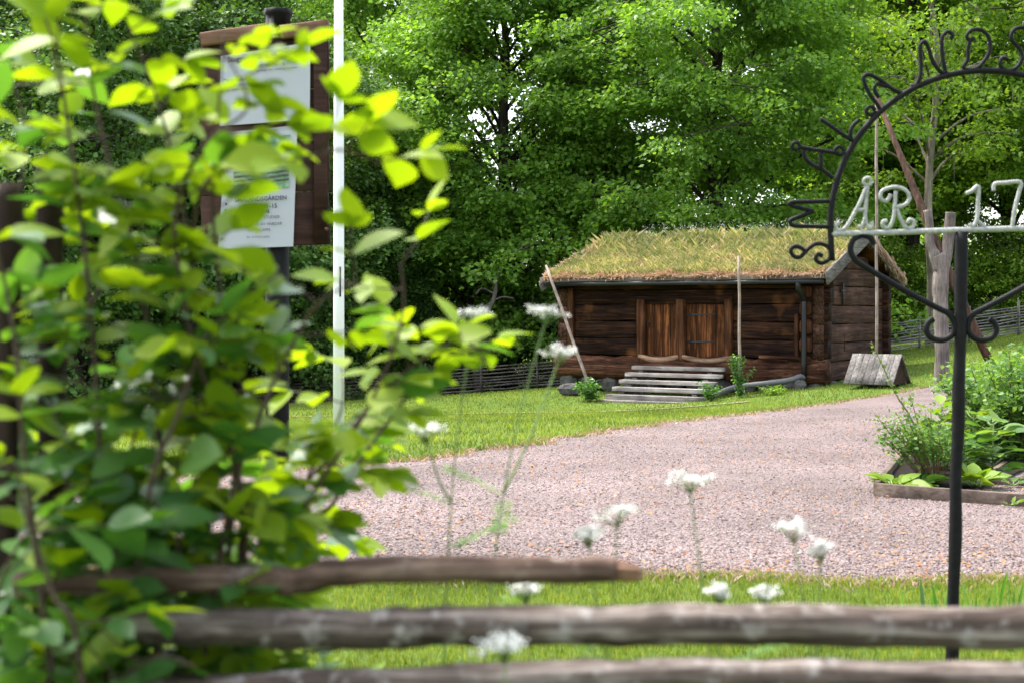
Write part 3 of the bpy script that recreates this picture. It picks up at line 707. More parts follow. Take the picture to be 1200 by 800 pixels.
# ------------------------------------------------------------------ iron gate sign
Yg = 6.5; ga = thing('iron_sign_arch', 'black wrought iron arch sign with letters round it on one post', 'iron sign', tuple(P(1116,773,Yg)))
def G(px, py, dy=0): return P(px, py, Yg)+Vector((0,dy,0))-ga.location
def gt(mb, pts, r, k=5, n=8): mb.tube(smooth([G(*p) for p in pts], k), r, n)
pxm = Yg/F
mb = MB(); pp = [(1115,785),(1117,740),(1117,700),(1119,650),(1120,610),(1120,560),(1123,500),(1123.5,450),(1125.5,400),(1126,340),(1127,272)]
sm = smooth([G(*p) for p in pp], 4); mb.tube(sm, [ (8.5+.6*math.sin(k*.55))*pxm*.86 for k in range(len(sm))], 12); mb.build('post', M['iron'], ga)
ax, ay_, ar = 1155, 265, 182
mb = MB(); arc = [(971+4,306)]+[(ax-ar*math.cos(a), ay_-ar*math.sin(a)) for a in np.linspace(0, PI, 33)]+[(1335,306)]
gt(mb, arc, 3.6*pxm, 3, 10); mb.build('arch', M['iron'], ga)
mb = MB(); gt(mb, [(974,274.5),(1050,272.5),(1118,270),(1200,268),(1336,265)], 3.5*pxm, 4, 10); mb.build('crossbar', M['white_iron'], ga)
def mirror(pts): return [(2*1126.5-x, y) for x, y in pts]
br = [(1024,287),(1020,279),(1009.6,276),(1000,282),(996.6,292),(1001,303),(1012.5,312),(1061,341),(1098.7,361),(1112,368),(1118.5,380),(1116,392),(1104.5,398.5),(1091.5,396),(1085.5,387),(1088,378),(1094,374)]
for b_ in (br, mirror(br)):
    mb = MB(); gt(mb, b_, 3.6*pxm, 5, 10); mb.build('bracket', M['iron'], ga)
LT = {}
def letter(lab, strokes, r, mat, rings=()):
    mb = MB()
    for s_ in strokes: gt(mb, s_, r*.85*pxm, 4)
    for (x, y, rr) in rings: mb.ring(G(x, y), rr*pxm, r*pxm*.8)
    o = mb.build('letter', mat, ga); o['label'] = lab
I = M['iron']; WI = M['white_iron']
letter('black scroll letter S below the arch end', [[(943,294),(939,291),(934,289),(929,290),(926.7,295),(931,301),(938,301),(946,293),(956,286),(968,288),(973.5,296),(970.6,305),(962,308.6),(956,304),(959,298),(964,300.6)]], 3.0, I)
letter('black letter M lying on its side', [[(971,236),(950,236.5),(930,237),(925,239),(930,242)],[(930,242),(942,245),(953,247.5)],[(953,247.5),(940,253),(927,258),(925.5,262)],[(925.5,262),(932,265),(950,265.5),(972,266)]], 3.1, I)
letter('black letter Å tilted left on the arch', [[(983,180),(965,177),(950,175),(936,172)],[(976,209),(965,200),(950,192),(943,184),(942,176)],[(962,178),(962,198)]], 2.9, I, [(932.5,171.5,4.5),(983.5,177,5)])
letter('black letter L on the arch', [[(961,139.5),(975,149),(985,156),(997,164)],[(1006.5,141),(1000,147),(996.5,155),(998,166)]], 2.9, I)
letter('black letter A on the arch', [[(1058,110),(1045,104),(1030,93),(1018,87.5),(1012,91),(1014,100),(1020,112),(1027,121),(1031,128)],[(1040,102),(1028,99),(1025,106),(1030,115)]], 3.0, I, [(1020,130,5)])
letter('black letter N on the arch', [[(1067,102),(1074,99),(1079,86),(1079,70),(1078,55),(1083,49),(1088,56),(1093,72),(1102,84),(1108,85.5)],[(1108.6,86),(1106,74),(1104,60),(1104,45),(1110,37.5),(1116,41),(1114,46)]], 3.0, I)
letter('black letter D on top of the arch', [[(1141,44),(1137,48),(1133,43),(1138,36),(1150,35.5),(1159,45),(1159,62),(1148,78),(1137,82.5),(1129,79),(1134,70),(1134.5,58),(1137,47)]], 3.0, I)
letter('black letter S on top of the arch', [[(1204,40),(1206,34),(1196,32.5),(1187.6,36),(1185,46),(1194.8,57.5),(1198,69),(1190,80.5),(1179,83),(1172,76),(1175,68),(1182,71)]], 3.0, I)
letter('pale letter Å with ring on the crossbar', [[(1016,218),(1008,237),(999,254),(991,267),(983,270.5),(979.5,265),(984,260.5)],[(1016.6,218),(1015,237),(1014,256),(1018,268),(1022,265),(1021,260)],[(1014,256),(1010,266),(1006,265)],[(1001,247),(1015,245.5)]], 2.7, WI, [(1016.6,213,4.6)])
letter('pale letter R on the crossbar', [[(1049.7,224),(1048.5,242),(1046.8,257),(1041,267.5),(1034.8,265),(1034.8,260),(1039.5,259)],[(1044,228),(1039,236),(1032,233),(1033,225),(1040,221),(1050,219.5),(1061,223),(1066,232),(1061,240),(1050,243)],[(1051,245),(1056,258),(1063,267.5),(1070,266),(1071,260),(1066,257.5),(1063.5,262)]], 2.7, WI)
letter('pale figure 1 on the crossbar', [[(1132.5,227),(1139,224),(1146.5,218.7),(1146,240),(1144.6,258),(1139,266),(1136.5,262)],[(1144.6,258),(1149,262),(1154,266)]], 2.9, WI)
letter('pale figure 7 on the crossbar', [[(1164.7,224),(1165.5,216),(1179,214.5),(1196,213.8),(1194,226),(1189,246),(1186,268)]], 2.9, WI)

# ------------------------------------------------------------------ foreground rail fence
fe = thing('rail_fence', 'rough grey wooden rail fence running across the foreground', 'fence', tuple(P(60,365+CZ*F/2.2,2.2)))
def fl(px, py, Y): return P(px, py, Y)-fe.location
def rail(pts, rad, mat, seed, lab, broken=False):
    R = random.Random(seed); mb = MB(); sp = smooth([fl(*p) for p in pts], 8); n = len(sp)
    rr = [np.interp(i_/(n-1), np.linspace(0,1,len(rad)), rad)*(1+.035*math.sin(i_*.8+seed)+.03*R.uniform(-1,1)) for i_ in range(n)]
    for i_ in range(n): sp[i_] = sp[i_]+Vector((0,0,.0012*math.sin(i_*1.1)))
    mb.tube(sp, rr, 14, .035, R)
    if broken:
        e_ = sp[-1]
        for k_ in range(7):
            o_ = Vector((0, R.uniform(-.012,.012), R.uniform(-.012,.010))); pass
    o = mb.build('rail', mat, fe); o['label'] = lab
    if broken:
        mb = MB()
        for k_ in range(9):
            o_ = Vector((0, R.uniform(-.013,.013), R.uniform(-.012,.013))); mb.tube([e_+o_-Vector((.012,0,0)), e_+o_+Vector((R.uniform(.006,.03),0,-.003)), e_+o_+Vector((R.uniform(.03,.04),0,-.006))], [.0065,.005,.001], 5)
        mb.build('splintered_end', M['cap'], o)
rail([(20,686,1.95),(130,681,1.95),(300,678,1.95),(345,681,1.95),(400,670,1.95),(520,666,1.95),(640,668,1.95),(722,667,1.95)], [.018,.019,.0185,.0185,.019,.0185,.018,.0165], M['rail_brown'], 3, 'brown upper rail with a broken right end', True)
rail([(120,729,1.92),(300,735,1.92),(430,737,1.92),(520,733,1.92),(700,732,1.92),(900,731,1.92),(1100,735,1.92),(1300,733,1.92),(1500,733,1.92)], [.022,.026,.0275,.0275,.027,.0275,.028,.030,.029], M['rail'], 5, 'thick grey middle rail spanning the picture')
rail([(150,812,1.88),(400,806,1.88),(620,797,1.88),(800,792,1.88),(1000,795,1.88),(1250,797,1.88),(1500,797,1.88)], [.024,.025,.026,.024,.025,.026,.026], M['rail'], 8, 'grey lower rail along the bottom edge')
for k_, (pts, r_) in enumerate((([(58,182,2.2),(60,400,2.2),(64,700,2.2),(66,1577,2.2)], .021), ([(12,215,2.12),(8,400,2.12),(4,700,2.12),(2,1600,2.12)], .020), ([(1450,300,2.1),(1450,1600,2.1)], .022), ([(1500,320,1.75),(1500,1700,1.75)], .022))):
    mb = MB(); sp = smooth([fl(*p) for p in pts], 6); mb.tube(sp, [r_*(.8 if i_ == 0 else 1+.05*math.sin(i_)) for i_ in range(len(sp))], 12, .04); mb.build('fence_post', M['dpost'], fe)

# ------------------------------------------------------------------ foreground shrub
def shrub_plant(name, label, cat_, branches, youngfrac, leafL, seed, tw=(.07,.20), step=.045, rad=.006, group=None, mats=('shrubleaf','young')):
    R = np.random.default_rng(seed); base = Vector(branches[0][0][0]); base = P(*branches[0][0][0])
    base.z = tz(base.x, base.y) if base.y > 3 else 0
    root = thing(name, label, cat_, tuple(base), 0, group); wood_ = MB(); Ls = [[], []]
    bw = np.array(base)
    for bi, (pts, yf) in enumerate(branches):
        sp = smooth([P(*p)-base for p in pts], 8); n = len(sp)
        wood_.tube(sp, [rad*(1.15-.85*i_/(n-1)) for i_ in range(n)], 6)
        arr = np.array([tuple(v) for v in sp]); seg = np.linalg.norm(np.diff(arr, axis=0), axis=1); cum = np.concatenate([[0], np.cumsum(seg)])
        s_ = cum[-1]*.12; side = 0
        while s_ < cum[-1]+.001:
            c = np.array([np.interp(s_, cum, arr[:,q_]) for q_ in range(3)])
            fr = s_/cum[-1]; az = R.random()*6.28; el = R.uniform(-.15,.75)
            d = np.array([math.cos(az)*math.cos(el), math.sin(az)*math.cos(el)*.8, math.sin(el)]); ln = R.uniform(*tw)*(1.1-.4*fr)
            q_ = c; tp = [Vector(c)]; nl_ = max(2, int(ln/.035)); yfr = yf[0]+(yf[1]-yf[0])*fr
            for a in range(nl_):
                d = d+R.normal(size=3)*.12+np.array([0,0,.04]); d /= np.linalg.norm(d); q_ = q_+d*ln/nl_; tp.append(Vector(q_))
                sd = np.cross(d, [0,0,1.]); sd /= max(np.linalg.norm(sd), .01)
                ang = R.random()*1.0-.5+(PI/2 if a % 2 else 0)*.5
                for sg in (-1, 1):
                    ld = sd*sg*math.cos(ang)+np.array([0,0,1.])*sg*math.sin(ang)*.35+d*.55+np.array([0,0,-.15])+R.normal(size=3)*.18
                    nn = np.array([0,0,1.])+R.normal(size=3)*.38
                    L_ = leafL*R.uniform(.55,1.12)*(1 if a < nl_-1 else .8)
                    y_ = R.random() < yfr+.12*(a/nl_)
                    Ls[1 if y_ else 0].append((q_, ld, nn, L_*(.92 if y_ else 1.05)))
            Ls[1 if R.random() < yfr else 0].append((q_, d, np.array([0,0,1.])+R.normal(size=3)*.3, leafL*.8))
            wood_.tube(tp, [rad*.38*(1-.6*i_/len(tp)) for i_ in range(len(tp))], 5)
            s_ += step*R.uniform(.7,1.3)
    wood_.build('branches', M['twig'], root)
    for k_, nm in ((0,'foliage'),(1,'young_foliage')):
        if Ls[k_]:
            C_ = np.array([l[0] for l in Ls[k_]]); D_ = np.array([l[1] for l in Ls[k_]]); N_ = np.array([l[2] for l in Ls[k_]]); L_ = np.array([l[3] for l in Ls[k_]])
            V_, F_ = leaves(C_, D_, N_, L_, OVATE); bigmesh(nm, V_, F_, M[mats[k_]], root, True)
    return root
B = []
def br_(yf, *pts): B.append((pts, yf))
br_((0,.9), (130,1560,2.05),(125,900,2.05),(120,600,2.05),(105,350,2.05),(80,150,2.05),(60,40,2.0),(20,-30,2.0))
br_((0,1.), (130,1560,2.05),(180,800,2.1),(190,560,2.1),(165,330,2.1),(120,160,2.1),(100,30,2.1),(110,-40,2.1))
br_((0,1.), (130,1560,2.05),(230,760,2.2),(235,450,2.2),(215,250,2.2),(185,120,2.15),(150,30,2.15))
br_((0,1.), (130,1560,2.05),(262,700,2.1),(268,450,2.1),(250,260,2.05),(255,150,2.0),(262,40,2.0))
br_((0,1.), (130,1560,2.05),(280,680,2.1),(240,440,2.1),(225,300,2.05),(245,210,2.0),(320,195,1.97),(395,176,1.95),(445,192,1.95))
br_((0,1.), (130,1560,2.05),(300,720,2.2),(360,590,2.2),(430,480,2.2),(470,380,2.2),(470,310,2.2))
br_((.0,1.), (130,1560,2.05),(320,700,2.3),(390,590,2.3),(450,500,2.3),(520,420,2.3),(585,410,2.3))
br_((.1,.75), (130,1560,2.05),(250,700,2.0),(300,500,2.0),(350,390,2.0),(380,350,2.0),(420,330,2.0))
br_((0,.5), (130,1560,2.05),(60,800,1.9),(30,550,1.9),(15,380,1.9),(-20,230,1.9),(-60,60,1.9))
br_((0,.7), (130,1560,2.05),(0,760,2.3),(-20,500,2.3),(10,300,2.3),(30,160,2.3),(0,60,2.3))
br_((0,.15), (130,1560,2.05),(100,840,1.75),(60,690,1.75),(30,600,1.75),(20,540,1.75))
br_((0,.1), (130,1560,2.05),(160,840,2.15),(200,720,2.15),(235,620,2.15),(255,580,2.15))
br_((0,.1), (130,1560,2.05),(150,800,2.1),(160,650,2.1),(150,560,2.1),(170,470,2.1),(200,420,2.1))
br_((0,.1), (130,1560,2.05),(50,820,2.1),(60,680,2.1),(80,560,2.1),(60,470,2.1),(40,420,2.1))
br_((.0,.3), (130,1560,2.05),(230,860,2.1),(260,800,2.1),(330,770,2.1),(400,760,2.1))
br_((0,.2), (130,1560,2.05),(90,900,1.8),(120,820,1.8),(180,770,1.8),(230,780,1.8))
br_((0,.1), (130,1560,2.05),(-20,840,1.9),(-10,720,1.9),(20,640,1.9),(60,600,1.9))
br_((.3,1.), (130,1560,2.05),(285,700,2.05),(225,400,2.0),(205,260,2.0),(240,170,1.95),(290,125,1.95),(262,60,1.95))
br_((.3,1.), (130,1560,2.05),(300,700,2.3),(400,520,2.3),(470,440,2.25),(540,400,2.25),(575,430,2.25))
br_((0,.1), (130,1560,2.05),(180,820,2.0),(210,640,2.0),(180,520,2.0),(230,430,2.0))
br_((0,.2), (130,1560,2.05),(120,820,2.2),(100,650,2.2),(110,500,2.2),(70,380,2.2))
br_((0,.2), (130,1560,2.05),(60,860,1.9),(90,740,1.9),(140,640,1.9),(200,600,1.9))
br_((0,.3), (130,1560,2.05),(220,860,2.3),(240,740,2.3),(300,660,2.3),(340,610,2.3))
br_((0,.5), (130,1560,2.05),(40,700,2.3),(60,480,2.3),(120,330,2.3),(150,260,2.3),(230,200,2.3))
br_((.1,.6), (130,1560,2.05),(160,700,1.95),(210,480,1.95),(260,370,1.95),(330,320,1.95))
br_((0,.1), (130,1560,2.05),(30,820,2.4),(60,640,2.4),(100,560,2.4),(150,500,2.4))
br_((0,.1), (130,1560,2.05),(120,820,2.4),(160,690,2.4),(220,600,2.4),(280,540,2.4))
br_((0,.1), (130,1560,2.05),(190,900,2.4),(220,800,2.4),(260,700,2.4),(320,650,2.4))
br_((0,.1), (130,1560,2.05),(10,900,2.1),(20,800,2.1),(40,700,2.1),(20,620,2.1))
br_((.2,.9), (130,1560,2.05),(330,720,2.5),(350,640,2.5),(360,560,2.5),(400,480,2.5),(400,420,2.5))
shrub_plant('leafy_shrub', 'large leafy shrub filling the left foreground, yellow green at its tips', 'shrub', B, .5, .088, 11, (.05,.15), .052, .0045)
# weeds among the rails
def weed(name, label, cat_, px, Y, h, n, L, mat, seed, tpl=OVATE, spread=.12, group=None, stem=True):
    R = np.random.default_rng(seed); g = on_ground(px, Y); root = thing(name, label, cat_, tuple(g), 0, group)
    mb = MB(); C_=[];D_=[];L_=[]
    ns = max(1, n//14)
    for s_ in range(ns):
        a = R.random()*6.28; tip = Vector((math.cos(a)*spread*R.random(), math.sin(a)*spread*R.random(), h*R.uniform(.75,1)))
        b0 = Vector((tip.x*.2, tip.y*.2, -.02)); sp = [b0, b0.lerp(tip,.5)+Vector((0,0,.02)), tip]; mb.tube(sp, [.004,.003,.002], 5)
        for k_ in range(14):
            f = .2+.8*k_/13; c = b0.lerp(tip, f); az = k_*1.57+R.random()*.6
            C_.append(tuple(c)); D_.append((math.cos(az), math.sin(az), R.uniform(-.1,.5))); L_.append(L*R.uniform(.7,1.2)*(1.2-.6*f))
    if stem: mb.build('stems', M['stem'], root)
    N_ = np.tile([0,0,1.], (len(C_),1))+R.normal(size=(len(C_),3))*.25
    V_, F_ = leaves(np.array(C_), np.array(D_), N_, np.array(L_), tpl); bigmesh('foliage', V_, F_, M[mat], root, True); return root
wg = 'weeds growing behind the rail fence'
weed('nettle', 'leafy green weed showing between the rails left of the cow parsley', 'weed', 470, 2.5, 1.04, 70, .10, 'bedleaf', 1, spread=.18, group=wg)
weed('nettle', 'leafy weed with pale leaves poking above the middle rail near its centre', 'weed', 560, 2.6, 1.10, 56, .10, 'hosta', 2, spread=.16, group=wg)
weed('nettle', 'bright green weed below the middle rail beside the shrub base', 'weed', 400, 2.6, 1.0, 84, .10, 'young', 3, spread=.22, group=wg)
weed('nettle', 'low green weed under the middle rail below the gravel centre', 'weed', 690, 2.5, .92, 42, .08, 'bedleaf', 4, spread=.16, group=wg)
weed('nettle', 'bright leafy weed in front of the notice board post foot', 'weed', 350, 3.4, 1.02, 84, .09, 'young', 5, spread=.25, group=wg)

# cow parsley
def parsley(px, Y, label, heads, seed):
    """heads: (px, py, width px)"""
    R = np.random.default_rng(seed); g = on_ground(px, Y); root = thing('cow_parsley', label, 'wild flower', tuple(g), 0, 'cow parsley in flower by the fence')
    mb = MB(); top = P(heads[0][0], heads[0][1], Y)-g
    hp = [P(a, b_, Y)+Vector((0,R.uniform(-.05,.05),0))-g for a, b_, _ in heads]
    nodes = []
    for k_, h in enumerate(hp):
        if k_ == 0: sp = smooth([Vector((0,0,0)), Vector((h.x*.25+.01,0,h.z*.45)), Vector((h.x*.6,h.y*.5,h.z*.8)), h], 6); nodes = sp
        else:
            s0 = nodes[int(len(nodes)*(.62+.06*(k_%3)))]; 
            if s0.z > h.z-.05: s0 = nodes[max(1, int(len(nodes)*.5))]
            sp = smooth([s0, s0.lerp(h,.5)+Vector((0,0,-.015)), h], 5)
        mb.tube(sp, [.0027*(1-.5*i_/len(sp)) for i_ in range(len(sp))], 6)
    fl_ = []; 
    for (a, b_, w_), h in zip(heads, hp):
        r = w_*Y/F/2; nu = 13; fl_ = []
        for u in range(nu):
            if R.random() < .14: continue
            an = u*2.4; rr = r*math.sqrt((u+.3)/nu)*R.uniform(.85,1.15); c = h+Vector((math.cos(an)*rr, math.sin(an)*rr*.8, .012+.006*(1-(rr/r)**2)+R.uniform(-.006,.006)))
            mb.tube([h-Vector((0,0,.012)), h.lerp(c,.6)+Vector((0,0,-.004)), c], .0011, 4)
            for q_ in range(20):
                o_ = R.normal(size=3)*np.array([.0066,.0066,.003])*(r/.035)**.7; fl_.append(np.array(c)+o_)
        fl_ = np.array(fl_); n = len(fl_)
        V_, F_ = leaves(fl_, R.normal(size=(n,3))*np.array([1,1,.3]), np.tile([0,0,1.],(n,1))+R.normal(size=(n,3))*.4, np.full(n,.0068)); bigmesh('flower_head', V_, F_, M['paleflower'], root)
    mb.build('stems', M['stem'], root)
    # ferny leaves low on the stem
    C_=[];D_=[]
    for k_ in range(5):
        s0 = nodes[int(len(nodes)*(.35+.08*k_))]; az = R.random()*6.28
        for q_ in range(12):
            f = q_/12*.13; c = Vector(s0)+Vector((math.cos(az)*f, math.sin(az)*f, f*.35))
            for sg in (-1,1): C_.append(tuple(c)); D_.append((math.cos(az+sg*1.0), math.sin(az+sg*1.0), .1))
    V2, F2 = leaves(np.array(C_), np.array(D_), np.tile([0,0,1.],(len(C_),1)), np.full(len(C_),.035)*R.uniform(.5,1,len(C_)), (FOLD[0]*np.array([1,.5,1]), FOLD[1]))
    bigmesh('foliage', V2, F2, M['bedleaf'], root)
parsley(515, 2.6, 'tall cow parsley with white heads in front of the left cabin corner', [(640,374,40),(657,420,42)], 1)
parsley(490, 2.5, 'cow parsley with white heads at the tips of the leafy shrub', [(555,377,46),(500,511,44)], 2)
parsley(700, 2.2, 'cow parsley with a broad double white head over the gravel', [(726,614,62),(690,634,34)], 4)
parsley(860, 2.5, 'faint cow parsley with one flat head over the middle gravel', [(811,572,58)], 5)
parsley(990, 2.3, 'cow parsley with two small white heads leaning over the right gravel', [(931,629,40),(960,650,26)], 6)
parsley(590, 1.78, 'low cow parsley head below the middle rail at its centre', [(592,769,62)], 7)
parsley(850, 2.15, 'cow parsley whose small white heads touch the middle rail on the right', [(841,700,26),(903,712,26)], 8)
parsley(640, 2.3, 'pale cow parsley just above the middle rail near its centre', [(617,704,34)], 9)

# ------------------------------------------------------------------ raised bed
rb = thing('raised_bed', 'low wooden plank edging of the planting bed at the right', 'raised bed', tuple(P(1024,580,12.4)))
def rl(px, py, Y): return P(px, py, Y)-rb.location
mb = MB(); mb.beam(rl(1024.5,574,12.3), rl(1330,597,11.2), .045, .125, 10, .12, .002, seed=1); o = mb.build('edge_board', M['bedboard'], rb)
mb = MB(); mb.beam(rl(1027,573,12.3), rl(1085,500,20.), .045, .12, 10, .12, .002, seed=2); mb.build('edge_board', M['bedboard'], rb)
mb = MB(); mb.beam(rl(1151,565.5,13.2), rl(1330,572,12.6), .045, .115, 10, .12, .002, seed=3); mb.build('edge_board', M['bedboard'], rb)
mb = MB(); mb.beam(rl(1152,564,13.3), rl(1212,524,17.5), .045, .115, 10, .12, .002, seed=4); mb.build('edge_board', M['bedboard'], rb)
mb = MB(); c4 = [P(1028,574,12.4), P(1149,578,12.75), P(1150,566,13.4), P(1205,526,17.4), P(1086,500,19.8)]
la, lb = P(1028,574,12.4), P(1086,500,19.8); ra, rb2 = P(1152,578,12.75), P(1300,526,18.5)
vs = []
for j_ in range(17):
    for i_ in range(9):
        a_ = la.lerp(lb, j_/16); b_ = ra.lerp(rb2, j_/16); c_ = a_.lerp(b_, i_/8); vs.append((c_.x, c_.y, tz(c_.x, c_.y)+.045+random.uniform(-.008,.008)))
mb.add(vs, [(j_*9+i_, j_*9+i_+1, j_*9+i_+10, j_*9+i_+9) for j_ in range(16) for i_ in range(8)]); tag(mb.build('bed_soil', M['soil'], None, False), kind='structure')
def rosette(name, label, px, Y, n, L, mat, seed, up=.55, group='plants in the raised bed', cat_='plant', dx=0, hgt=0, tpl=OVATE):
    R = np.random.default_rng(seed); g = on_ground(px, Y)+Vector((0,0,.03)); root = thing(name, label, cat_, tuple(g), 0, group)
    C_=[];D_=[];L_=[]; mb = MB()
    for k_ in range(n):
        az = k_*2.4+R.random()*.5; el = up*R.uniform(.5,1.6); c = Vector((math.cos(az)*.05*R.random(), math.sin(az)*.05*R.random(), hgt*R.random())); st_ = L*.5*R.uniform(.5,1.1)
        d = Vector((math.cos(az)*math.cos(el), math.sin(az)*math.cos(el), math.sin(el))); e_ = c+d*st_; mb.tube([(0,0,0) if hgt == 0 else (0,0,c.z), c.lerp(e_,.5), e_], .006, 5)
        C_.append(tuple(e_)); D_.append((d.x, d.y, d.z*.5)); L_.append(L*R.uniform(.7,1.15))
    if hgt: mb.tube([(0,0,0),(0.01,0,hgt)], .009, 5)
    mb.build('stems', M['stem'], root)
    V_, F_ = leaves(np.array(C_), np.array(D_), np.tile([0,0,1.],(n,1))+R.normal(size=(n,3))*.3, np.array(L_), tpl); bigmesh('foliage', V_, F_, M[mat], root, True)
rosette('broadleaf_plant', 'bright yellow green leafy plant at the left corner of the bed', 1050, 12.6, 20, .20, 'hosta', 1)
rosette('broadleaf_plant', 'green leafy plant between the bright corner plant and the twiggy bush', 1077, 12.8, 24, .18, 'bedleaf', 2)
rosette('broadleaf_plant', 'bright broad leaved plant directly right of the iron post foot', 1142, 12.8, 26, .21, 'hosta', 3, .8)
rosette('broadleaf_plant', 'tall broad leaved plant behind the iron post', 1128, 13.6, 40, .21, 'bedleaf', 4, .5, hgt=.38)
rosette('broadleaf_plant', 'tall plant with large arching leaves above the inner board corner', 1163, 13.6, 44, .23, 'bedleaf', 5, .45, hgt=.55)
rosette('broadleaf_plant', 'leafy plant standing farther back in the middle of the bed', 1140, 15, 44, .21, 'hosta', 6, .5, hgt=.5)
rosette('broadleaf_plant', 'small green seedling inside the inner board at the right', 1187, 12.9, 7, .10, 'bedleaf', 7, .7)
rosette('broadleaf_plant', 'tiny tuft at the foot of the outer bed board', 1185, 11.6, 6, .06, 'hosta', 8, .9)
rosette('broadleaf_plant', 'leafy plant just left of the iron post behind the twiggy bush', 1108, 14.2, 40, .2, 'bedleaf', 10, .5, hgt=.3)
rosette('broadleaf_plant', 'tall pale leafy plant at the back left of the bed', 1102, 16, 44, .22, 'hosta', 9, .6, hgt=.5)
def bush(name, label, cat_, g, r, h, nst, nleaf, L, mat, seed, group, twigmat='twig', open_=0, lean=(0,0)):
    R = np.random.default_rng(seed); root = thing(name, label, cat_, tuple(g), 0, group); mb = MB(); C_=[];D_=[]
    for s_ in range(nst):
        az = R.random()*6.28; rr = r*math.sqrt(R.random()); hh = h*R.uniform(.65,1.08)*(1-.25*(rr/r)**2)
        tip = Vector((math.cos(az)*rr+lean[0]*hh, math.sin(az)*rr+lean[1]*hh, hh)); b0 = Vector((tip.x*.12, tip.y*.12, -.02))
        mid = b0.lerp(tip,.5)+Vector((R.normal()*.04*r, R.normal()*.04*r, .05*h)); sp = smooth([b0, mid, tip], 5); mb.tube(sp, [.010*h*(1-.7*i_/len(sp)) for i_ in range(len(sp))], 5)
        arr = np.array([tuple(v) for v in sp])
        nn = nleaf//nst; f = open_+(1-open_)*R.random(nn); idx = f*(len(arr)-1); lo = np.floor(idx).astype(int).clip(0,len(arr)-2)
        c = arr[lo]+(arr[lo+1]-arr[lo])*(idx-lo)[:,None]; c = c+R.normal(size=(nn,3))*.14*r*np.array([1,1,.7])
        C_.append(c); D_.append(np.stack([R.normal(size=nn), R.normal(size=nn), R.normal(size=nn)*.5+.2], 1))
    C_ = np.concatenate(C_); D_ = np.concatenate(D_); n = len(C_); C_[:,2] = np.maximum(C_[:,2], .02)
    mb.build('stems', M[twigmat], root)
    V_, F_ = leaves(C_, D_, np.tile([0,0,1.],(n,1))+R.normal(size=(n,3))*.5, L*R.uniform(.6,1.2,n)); bigmesh('foliage', V_, F_, M[mat], root); return root
gb = 'bushes in the raised bed'
bush('rose_bush', 'twiggy bush with reddish stems spreading at the left of the bed', 'bush', on_ground(1098,13.0), .36, .80, 26, 2000, .042, 'bedleaf', 1, gb, 'redtwig', .45, (-.32,0))
bush('rose_bush', 'dense green bush rising at the right edge above the inner board', 'bush', on_ground(1190,15.2), .66, 1.1, 40, 5200, .07, 'bedleaf', 2, gb, 'twig', .1)
bush('rose_bush', 'leafy bush behind the broad leaved plants and the iron post', 'bush', on_ground(1155,17.5), .6, .95, 36, 4200, .07, 'bedleaf', 3, gb, 'twig', .15)
bush('rose_bush', 'farthest bush of the bed, under the slanting well beam', 'bush', on_ground(1178,19.5), .7, 1.0, 36, 4200, .075, 'maple2', 4, gb, 'twig', .15)
bush('rose_bush', 'tall bush cut by the right edge of the picture', 'bush', on_ground(1225,16.2), .75, 1.2, 40, 5000, .075, 'bedleaf', 5, gb, 'twig', .1)
# long bare cane
g = on_ground(1086,13.0); root = thing('bramble_cane', 'single long leaning cane with few leaves above the twiggy bush', 'plant', tuple(g)); mb = MB()
sp = smooth([Vector((0,0,0)), P(1072,500,13)-g, P(1050,462,13)-g, P(1036,432,13)-g, P(1021,400,13)-g], 5); mb.tube(sp, [.007]*10+[.004]*(len(sp)-10), 6)
mb.tube([sp[14], sp[14]+Vector((.03,0,.09)), sp[14]+Vector((.05,0,.16))], .003, 5); mb.build('stems', M['redtwig'], root)
C_ = np.array([tuple(sp[k]) for k in range(6,20) for _ in range(2)]); V_, F_ = leaves(C_, rng.normal(size=C_.shape), np.tile([0,0,1.],(len(C_),1)), np.full(len(C_),.05)); bigmesh('foliage', V_, F_, M['bedleaf'], root)
# plants at the cabin foot
gp = 'plants at the foot of the cabin'
bush('climbing_rose', 'leafy climbing plant around the upright pole beside the steps', 'plant', P(868,463,32.6), .26, .95, 9, 420, .085, 'shrubleaf', 6, gp, 'stem', .05)
bush('weed_clump', 'green weed clump around the foot of the leaning pole', 'plant', P(694,467,34.0), .42, .5, 14, 600, .085, 'shrubleaf', 7, gp, 'stem', .0)
bush('weed_clump', 'low weeds between the bottom step and the drain pipe end', 'plant', P(832,466,32.6), .32, .36, 10, 320, .08, 'shrubleaf', 8, gp, 'stem', .0)
bush('weed_clump', 'small tuft of weeds at the right front cabin corner', 'plant', P(905,462,32.2), .35, .18, 10, 500, .06, 'maple2', 9, gp, 'stem', .0)
# tall blades near the iron post
for k_, (px, Y, lab) in enumerate(((1093,7.3,'slim upright leaves left of the iron post foot'),(1150,7.0,'slim upright leaves right of the iron post foot'),(1185,7.5,'tuft of tall leaves near the right edge of the grass strip'))):
    R = np.random.default_rng(k_); g = on_ground(px, Y); n = 9
    C_ = R.normal(size=(n,3))*np.array([.07,.07,0]); D_ = np.stack([R.normal(size=n)*.16, R.normal(size=n)*.16, np.ones(n)],1)
    V_, F_ = leaves(C_, D_, R.normal(size=(n,3)), .2*R.uniform(.7,1.3,n), (LONG[0]*np.array([1,.28,.3]), LONG[1])); o = bigmesh('tulip_leaves', V_, F_, M['shrubleaf'], None, True); o.location = g
    tag(o, lab, 'plant', 'slim leaves in the grass strip')

